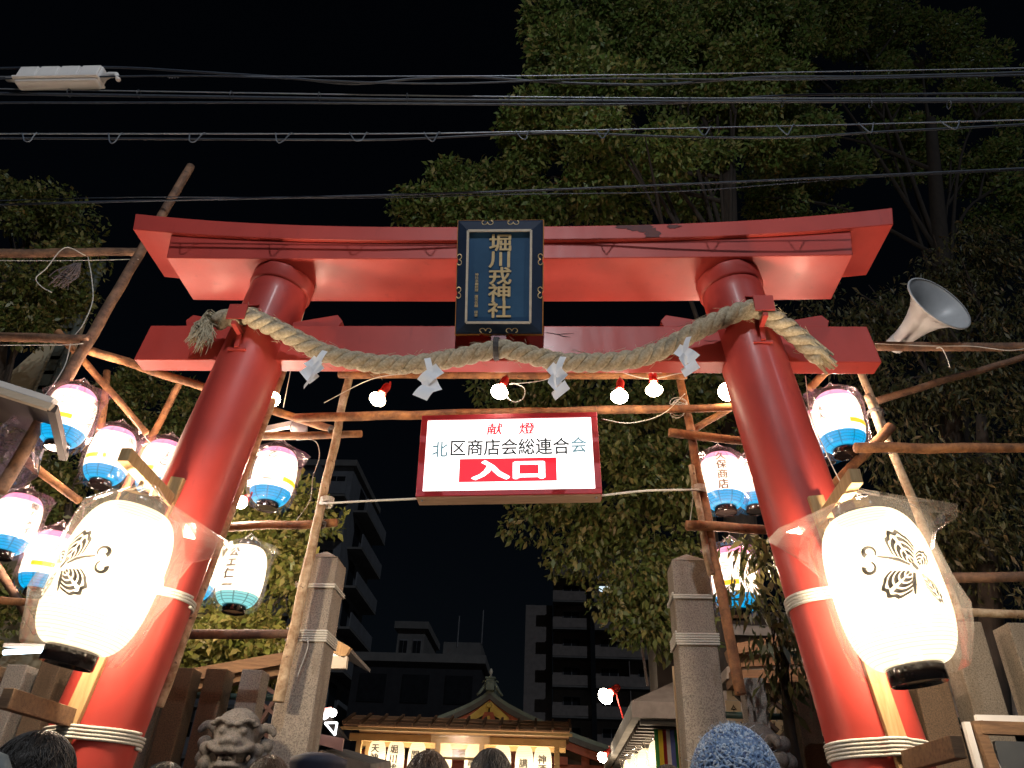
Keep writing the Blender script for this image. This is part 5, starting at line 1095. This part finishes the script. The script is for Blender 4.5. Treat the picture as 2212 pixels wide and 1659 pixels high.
# ================================================================ street lamp behind the camera (its cable shadows cross the gate)
LX, LY, LZ = .15, -3.0, 9.3
sl_ = thing('street_lamp','tall grey street lamp on the far side of the road','street lamp',(LX+1.2,LY-1.4,0))
MB().tube([(LX+1.2,LY-1.4,0),(LX+1.2,LY-1.4,8.8),(LX+1.0,LY-1.2,9.3),(LX,LY-.1,9.55)],[.09,.065,.05,.04],10).build('post', FRAME, sl_, True)
MB().box((LX,LY,LZ+.24),(.32,.6,.12)).build('lamp_head', FRAME, sl_, bevel=.03); MB().box((LX,LY,LZ+.175),(.24,.46,.02)).build('lens', emit('lamp_lens',(.9,.95,1),8), sl_)
ld = bpy.data.lights.new('street_light','POINT'); ld.energy = 1400; ld.color = (.93,.96,1); ld.shadow_soft_size = .05
lo = bpy.data.objects.new('street_light', ld); COL.objects.link(lo); lo.parent = sl_; lo.location = Vector((LX,LY,LZ))-ORG[sl_]
# ================================================================ carved bodies (one skin over rounded masses)
def fuse(name, balls, voxel, mats, parent, org, slot=None, smooth_it=6, disp=None):
    bm = bmesh.new()
    for b in balls:
        if len(b) == 2:
            c, r = b; M = Matrix.Translation(c) @ Matrix.Diagonal((*r,1))
            bmesh.ops.create_icosphere(bm, subdivisions=3, radius=1, matrix=M)
        elif len(b) == 3 and not isinstance(b[2],(int,float)):
            c, r, e = b; M = Matrix.Translation(c) @ e.to_4x4() @ Matrix.Diagonal((*r,1)); bmesh.ops.create_icosphere(bm, subdivisions=3, radius=1, matrix=M)
        else:
            p0, r0, p1, r1 = b; p0, p1 = Vector(p0), Vector(p1); n = max(3,int((p1-p0).length/(.45*min(r0,r1)))) 
            for i in range(n+1): f = i/n; bmesh.ops.create_icosphere(bm, subdivisions=2, radius=r0+(r1-r0)*f, matrix=Matrix.Translation(p0.lerp(p1,f)))
    me = bpy.data.meshes.new(name); bm.to_mesh(me); bm.free(); o = bpy.data.objects.new(name, me); COL.objects.link(o)
    r = o.modifiers.new('r','REMESH'); r.mode = 'VOXEL'; r.voxel_size = voxel; s = o.modifiers.new('s','SMOOTH'); s.factor = .5; s.iterations = smooth_it
    dg = bpy.context.evaluated_depsgraph_get(); m2 = bpy.data.meshes.new_from_object(o.evaluated_get(dg)); o.modifiers.clear(); old = o.data; o.data = m2; bpy.data.meshes.remove(old); m2.name = name
    m2.materials.clear()
    for m in mats: m2.materials.append(m)
    if disp:
        nv = len(m2.vertices); co = np.empty(nv*3, np.float32); nm = np.empty(nv*3, np.float32); m2.vertices.foreach_get('co', co); m2.vertices.foreach_get('normal', nm); co = co.reshape(-1,3)
        co = co+nm.reshape(-1,3)*np.array([disp(Vector(c)) for c in co])[:,None]; m2.vertices.foreach_set('co', co.astype(np.float32).ravel())
    if slot: m2.polygons.foreach_set('material_index', [slot(p.center) for p in m2.polygons])
    m2.polygons.foreach_set('use_smooth', [True]*len(m2.polygons)); m2.update()
    o.parent = parent; ORG[o] = org; return o
def komainu(hc, yaw, label, mouth, sc=1.0):
    """seated stone lion dog, head centre hc (world); local +y is where it looks"""
    t = thing('guardian_lion', label, 'statue', (hc.x,hc.y,.1), 'stone guardian lion dogs'); hz = hc.z-.1
    R = Matrix.Rotation(yaw,4,'Z'); B = []
    def e(x,y,z,rx,ry,rz): B.append((R @ Vector((x*sc,y*sc,hz+z*sc)), (rx*sc,ry*sc,rz*sc), R.to_3x3()))
    e(0,-.01,.06,.155,.155,.15); e(0,.03,-.02,.135,.13,.12)                    # skull
    e(0,.16,-.035,.075,.06,.045); e(0,.205,-.02,.045,.032,.026)                  # muzzle, nose
    for s in (-1,1):
        e(s*.040,.205,-.030,.026,.026,.022)                                     # nostril
        for k in range(5): a = k/4; e(s*(.03+.105*a),.150-.045*a*a,.085+.028*math.sin(a*3.0),.030,.026,.018)    # brow
        e(s*.066,.138,.045,.030,.022,.024)                                     # eye
        for k in range(6): a = k/5; e(s*(.02+.115*a),.195-.075*a*a,-.075-.01*math.sin(a*3)+.035*a*a,.026,.026,.024)   # upper lip
        e(s*.120,.105,-.045,.040,.040,.034)                                    # cheek knob
        for k in range(4): a = k/3; e(s*(.155+.075*a),-.015,.075+.02*math.sin(a*3),.036-.008*a,.026,.034-.006*a)     # ear
        e(s*.245,-.015,.060,.022,.020,.026)
        for k in range(4):                                                     # mane curls, two rows of separate knobs
            e(s*(.165-.010*k),.055,-.060-.092*k,.047,.047,.047); e(s*(.205-.004*k),-.045,-.02-.095*k,.050,.050,.050)
        e(s*.075,.115,-.285,.042,.042,.042); e(s*.05,.155,-.125,.012,.012,.024)
    for k in range(5): e(-.12+.06*k,-.13,.10-.012*abs(k-2),.045,.045,.050); e(-.12+.06*k,-.155,-.02,.048,.048,.050)
    for k in range(6): e(-.05+.02*k,.165,-.118,.009,.010,.014)                  # teeth
    e(0,.115,-.165,.088,.080,.026); e(0,.07,-.17,.11,.07,.04); e(0,.05,-.12,.09,.06,.05)   # lower jaw
    if mouth: e(0,.15,-.20,.06,.05,.03)
    e(0,-.03,-.30,.19,.17,.22); e(0,-.16,-.55,.20,.24,.20); e(0,.02,-.45,.16,.15,.22)
    for s in (-1,1):
        for k in range(6): e(s*.115,.11,-.36-.085*k,.055-.002*k,.055-.002*k,.06)
        e(s*.12,.17,-.86,.075,.10,.05); e(s*.18,-.10,-.72,.10,.17,.15); e(s*.19,.03,-.86,.08,.13,.05)
    e(0,-.34,-.42,.09,.06,.20); e(0,-.36,-.25,.06,.05,.14)
    fuse('stone_body', [(b[0]-Vector((hc.x,hc.y,.1)) if False else Vector((b[0].x,b[0].y,b[0].z)), b[1], b[2]) for b in B], .008, [STONE], t, Vector((hc.x,hc.y,.1)), None, 2, lambda c: .0025*noise.noise(c*45))
    zb = hc.z-.93*sc; w2 = .30*sc
    MB().box((hc.x,hc.y-.0,zb-.05),(w2*2,w2*2.5,.14)).build('base_slab', GRAN, t, bevel=.01)
    MB().box((hc.x,hc.y,(zb-.12+.1)/2),(w2*2.3,w2*2.8,zb-.12-.1)).build('pedestal', GRAN, t, bevel=.012)
    return t
komainu(at(508,1600,4.75), math.pi+.18, 'grey carved stone lion dog facing the camera left of the approach', False, .86)
komainu(at(1632,1640,4.9), math.pi*.5+.3, 'stone lion dog in profile behind the knitted hat', True, .95)
# ================================================================ people
SKIN = mat('skin',(.50,.30,.21),(.45,.26,.18),6,.55); TROU = mat('dark_trousers',(.03,.03,.035),(.022,.022,.026),8,.8); SHOE = mat('shoes',(.015,.015,.015),(.02,.02,.02),8,.5)
_base = {}
def body_mesh():
    if 'b' in _base: return _base['b']
    V3 = Vector; B = []
    B += [(V3((0,0,1.585)),(.074,.092,.112)),(V3((0,.035,1.525)),(.058,.062,.07)),(V3((0,.075,1.485)),(.032,.028,.026)),(V3((0,.100,1.565)),(.013,.020,.026)),(V3((0,.108,1.552)),(.017,.016,.011)),(V3((0,-.02,1.60)),(.077,.088,.10))]
    for s in (-1,1):
        B += [(V3((s*.034,.082,1.603)),(.026,.014,.009)),(V3((s*.033,.083,1.585)),(.013,.009,.008)),(V3((s*.079,-.005,1.568)),(.010,.022,.034)),(V3((s*.02,.09,1.515)),(.022,.012,.008)),(V3((s*.05,.05,1.55)),(.03,.035,.04))]
    B += [(V3((0,-.005,1.38)),.058,V3((0,.0,1.50)),.052),(V3((0,-.01,1.30)),(.185,.115,.13)),(V3((0,0,1.18)),(.165,.115,.17)),(V3((0,0,1.02)),(.150,.11,.15)),(V3((0,-.005,.90)),(.165,.12,.12))]
    for s in (-1,1):
        B += [(V3((s*.175,-.01,1.36)),.068,V3((s*.235,-.01,1.10)),.050),(V3((s*.235,-.01,1.10)),.047,V3((s*.245,.05,.86)),.033)]
        B += [(V3((s*.248,.065,.80)),(.020,.038,.048))]
        for k,(dy,l) in enumerate(((.030,.070),(.012,.080),(-.006,.074),(-.022,.058))): B.append((V3((s*.250,.065+dy,.77)),.0105,V3((s*.240,.075+dy,.77-l)),.0085))
        B.append((V3((s*.243,.095,.81)),.011,V3((s*.232,.125,.765)),.009))
        B += [(V3((s*.085,0,.86)),.092,V3((s*.09,.01,.48)),.060),(V3((s*.09,.01,.48)),.058,V3((s*.095,-.01,.10)),.042),(V3((s*.098,.05,.045)),(.045,.125,.042))]
    def slot(c):
        if c.z > 1.462 or (abs(c.x) > .2 and c.z < .842): return 0
        if c.z < .085: return 3
        return 1 if c.z > .80 else 2
    d = bpy.data.objects.new('tmp',None); o = fuse('body', B, .012, [SKIN,SKIN,TROU,SHOE], None, Vector((0,0,0)), slot, 5)
    _base['b'] = o.data; bpy.data.objects.remove(o); bpy.data.objects.remove(d); return _base['b']
HAIRB = mat('black_hair',(.012,.010,.009),(.022,.017,.014),60,.45,.4,120,stretch=(1,1,.2)); HAIRN = mat('brown_hair',(.035,.018,.010),(.055,.028,.015),60,.42,.4,120,stretch=(1,1,.2))
def person(u, vtop, Y, yaw, label, jacket, hair=HAIRB, extra=None, seed=1):
    top = at(u, vtop, Y); k = (top.z-(.1 if Y > 3.2 else 0)-.01)/1.715; gz = .1 if Y > 3.2 else 0
    t = thing('person', label, 'person', (top.x,top.y,gz), 'visitors walking into the shrine'); t.rotation_euler.z = yaw; t.scale = (k,k,k); ORG[t] = Vector((0,0,0))
    o = bpy.data.objects.new('body', body_mesh()); COL.objects.link(o); o.parent = t
    o.material_slots[1].link = 'OBJECT'; o.material_slots[1].material = jacket
    # collar
    MB().lathe([(.075,1.395),(.082,1.42),(.080,1.475),(.072,1.48),(.07,1.42)],20).build('collar', jacket, t, True)
    rr = random.Random(seed); c0 = Vector((0,-.012,1.595)); rad = Vector((.087,.103,.118))
    if extra != 'knit':
        mb = MB(); n, mring = 40, 18
        def lim(a):   # lower edge of the hair, by direction (front higher)
            f = .5+.5*math.sin(a); return 1.15+1.05*(1-f)+.15*abs(math.cos(a))
        for i in range(mring+1):
            for j in range(n):
                a = 2*math.pi*j/n; ph = lim(a)*i/mring; d = Vector((math.sin(ph)*math.cos(a),math.sin(ph)*math.sin(a),math.cos(ph))); w_ = 1+.05*noise.noise(d*5+Vector((seed,0,0)))+.03*noise.noise(d*14)
                mb.V.append(c0+Vector((d.x*rad.x,d.y*rad.y,d.z*rad.z))*w_)
        for i in range(mring):
            for j in range(n): mb.F.append((i*n+j,i*n+(j+1)%n,(i+1)*n+(j+1)%n,(i+1)*n+j))
        h = mb.build('hair', hair, t, True)
        mb = MB()
        for q in range(700):
            a = rr.uniform(0,6.283); L = lim(a); p0 = rr.uniform(0,.5)*L; p1 = min(L*1.04,p0+rr.uniform(.4,.9)); pts = []
            for s in range(5):
                ph = p0+(p1-p0)*s/4; aa = a+.25*math.sin(s+q)*(s/4); d = Vector((math.sin(ph)*math.cos(aa),math.sin(ph)*math.sin(aa),math.cos(ph))); pts.append(c0+Vector((d.x*rad.x,d.y*rad.y,d.z*rad.z))*(1.03+.012*math.sin(s*.9+q)))
            mb.tube(pts, [.0010,.0018,.0018,.0014,.0006], 3, False)
        mb.build('hair_locks', hair, h, True)
    if extra == 'knit':
        KN = facet('blue_wool',[(.08,.13,.26),(.16,.25,.42),(.30,.40,.55),(.50,.55,.62),(.06,.09,.20)],.95); mb = MB()
        mb.lathe([(.0985,1.52),(.106,1.55),(.110,1.60),(.104,1.66),(.085,1.705),(.055,1.73),(.02,1.742),(.001,1.744)],36,Matrix.Translation((0,-.01,0)),lambda i,a: .004*math.sin(a*18))
        h = mb.build('knit_hat', mat('wool_base',(.12,.18,.32),(.22,.30,.44),60,.95), t, True); mb = MB()
        for q in range(2600):
            a = rr.uniform(0,6.283); z = rr.uniform(0,1); ph = math.acos(1-z*1.15) if z*1.15 < 2 else 1; d = Vector((math.sin(ph)*math.cos(a),math.sin(ph)*math.sin(a),math.cos(ph))); p = Vector((0,-.01,1.595))+Vector((d.x*.110,d.y*.110,d.z*.150)); tg = d.cross(Vector((rr.gauss(0,1),rr.gauss(0,1),rr.gauss(0,1)))).normalized()
            mb.tube([p-tg*.011,p+d*.006,p+tg*.011],[.0016,.0042,.0016],4,False)
        mb.build('wool_stitches', KN, h, True); mb = MB()
        for q in range(500):
            a = rr.uniform(0,6.283); ph = rr.uniform(0,1.6); d = Vector((math.sin(ph)*math.cos(a),math.sin(ph)*math.sin(a),math.cos(ph))); p = Vector((0,-.01,1.595))+Vector((d.x*.112,d.y*.112,d.z*.152)); mb.tube([p,p+d*rr.uniform(.006,.016)+Vector((rr.gauss(0,.006),rr.gauss(0,.006),0))],.0006,3,False)
        mb.build('wool_fuzz', mat('fuzz',(.5,.55,.6),None,5,.95), h)['kind'] = 'stuff'
    if extra == 'cap':
        mb = MB(); mb.lathe([(.100,1.615),(.103,1.65),(.120,1.69),(.118,1.715),(.06,1.735),(.001,1.738)],30,Matrix.Translation((0,-.01,0))); h = mb.build('navy_cap', mat('navy_cloth',(.012,.014,.03),(.018,.02,.04),8,.7), t, True)
        MB().prism([Vector((.075*math.cos(a),.07+.085*math.sin(a)*1.0,1.612)) for a in [math.pi*j/10 for j in range(11)]],(0,0,.008)).build('cap_brim', h.data.materials[0], h)
    if extra == 'hood':
        mb = MB(); mb.lathe([(.085,1.40),(.130,1.44),(.146,1.54),(.140,1.62),(.122,1.655),(.110,1.63),(.110,1.50)],28,Matrix.Translation((0,-.055,0)),lambda i,a: -.045*max(0,math.sin(a))*(i>1)+.008*noise.noise(Vector((i,a*2,1))))
        for v_ in mb.V:
            if v_.y > -.06 and v_.z > 1.42: v_.z -= min(v_.z-1.41, (v_.y+.06)*1.5)
        mb.build('hood', jacket, t, True)
    return t
JG = mat('grey_jacket',(.15,.17,.18),(.11,.13,.14),30,.9); JB = mat('black_coat',(.016,.016,.018),(.024,.024,.028),10,.8); JN = mat('navy_coat',(.02,.025,.05),(.03,.035,.06),10,.8); JW = mat('brown_coat',(.10,.065,.04),(.07,.045,.03),10,.8); JK = mat('khaki_coat',(.16,.14,.09),(.12,.10,.07),10,.8)
person(112,1572,1.95,-1.15,'person with short black hair and pale grey hood at the lower left corner',JG,HAIRB,'hood',1)
person(368,1641,2.9,0,'person with dark hair just showing below the left stone fence',JB,HAIRB,None,2)
person(588,1627,3.0,.2,'person with dark brown hair in front of the stone lion',JN,HAIRN,None,3)
person(690,1634,3.3,.3,'person in a navy cap beside the left stone post',JB,HAIRB,'cap',4)
person(930,1617,3.15,0,'person with short brown hair left of centre before the stand lanterns',JB,HAIRN,None,5)
person(1064,1612,3.25,-.1,'person with tousled dark hair just right of centre before the stand lanterns',JW,HAIRB,None,6)
person(1578,1590,2.15,0,'person in a fuzzy blue knitted hat before the right stone post',JN,HAIRB,'knit',7)
person(1440,1648,3.6,0,'person with black hair at the bottom edge below the striped curtain',JK,HAIRB,None,8)
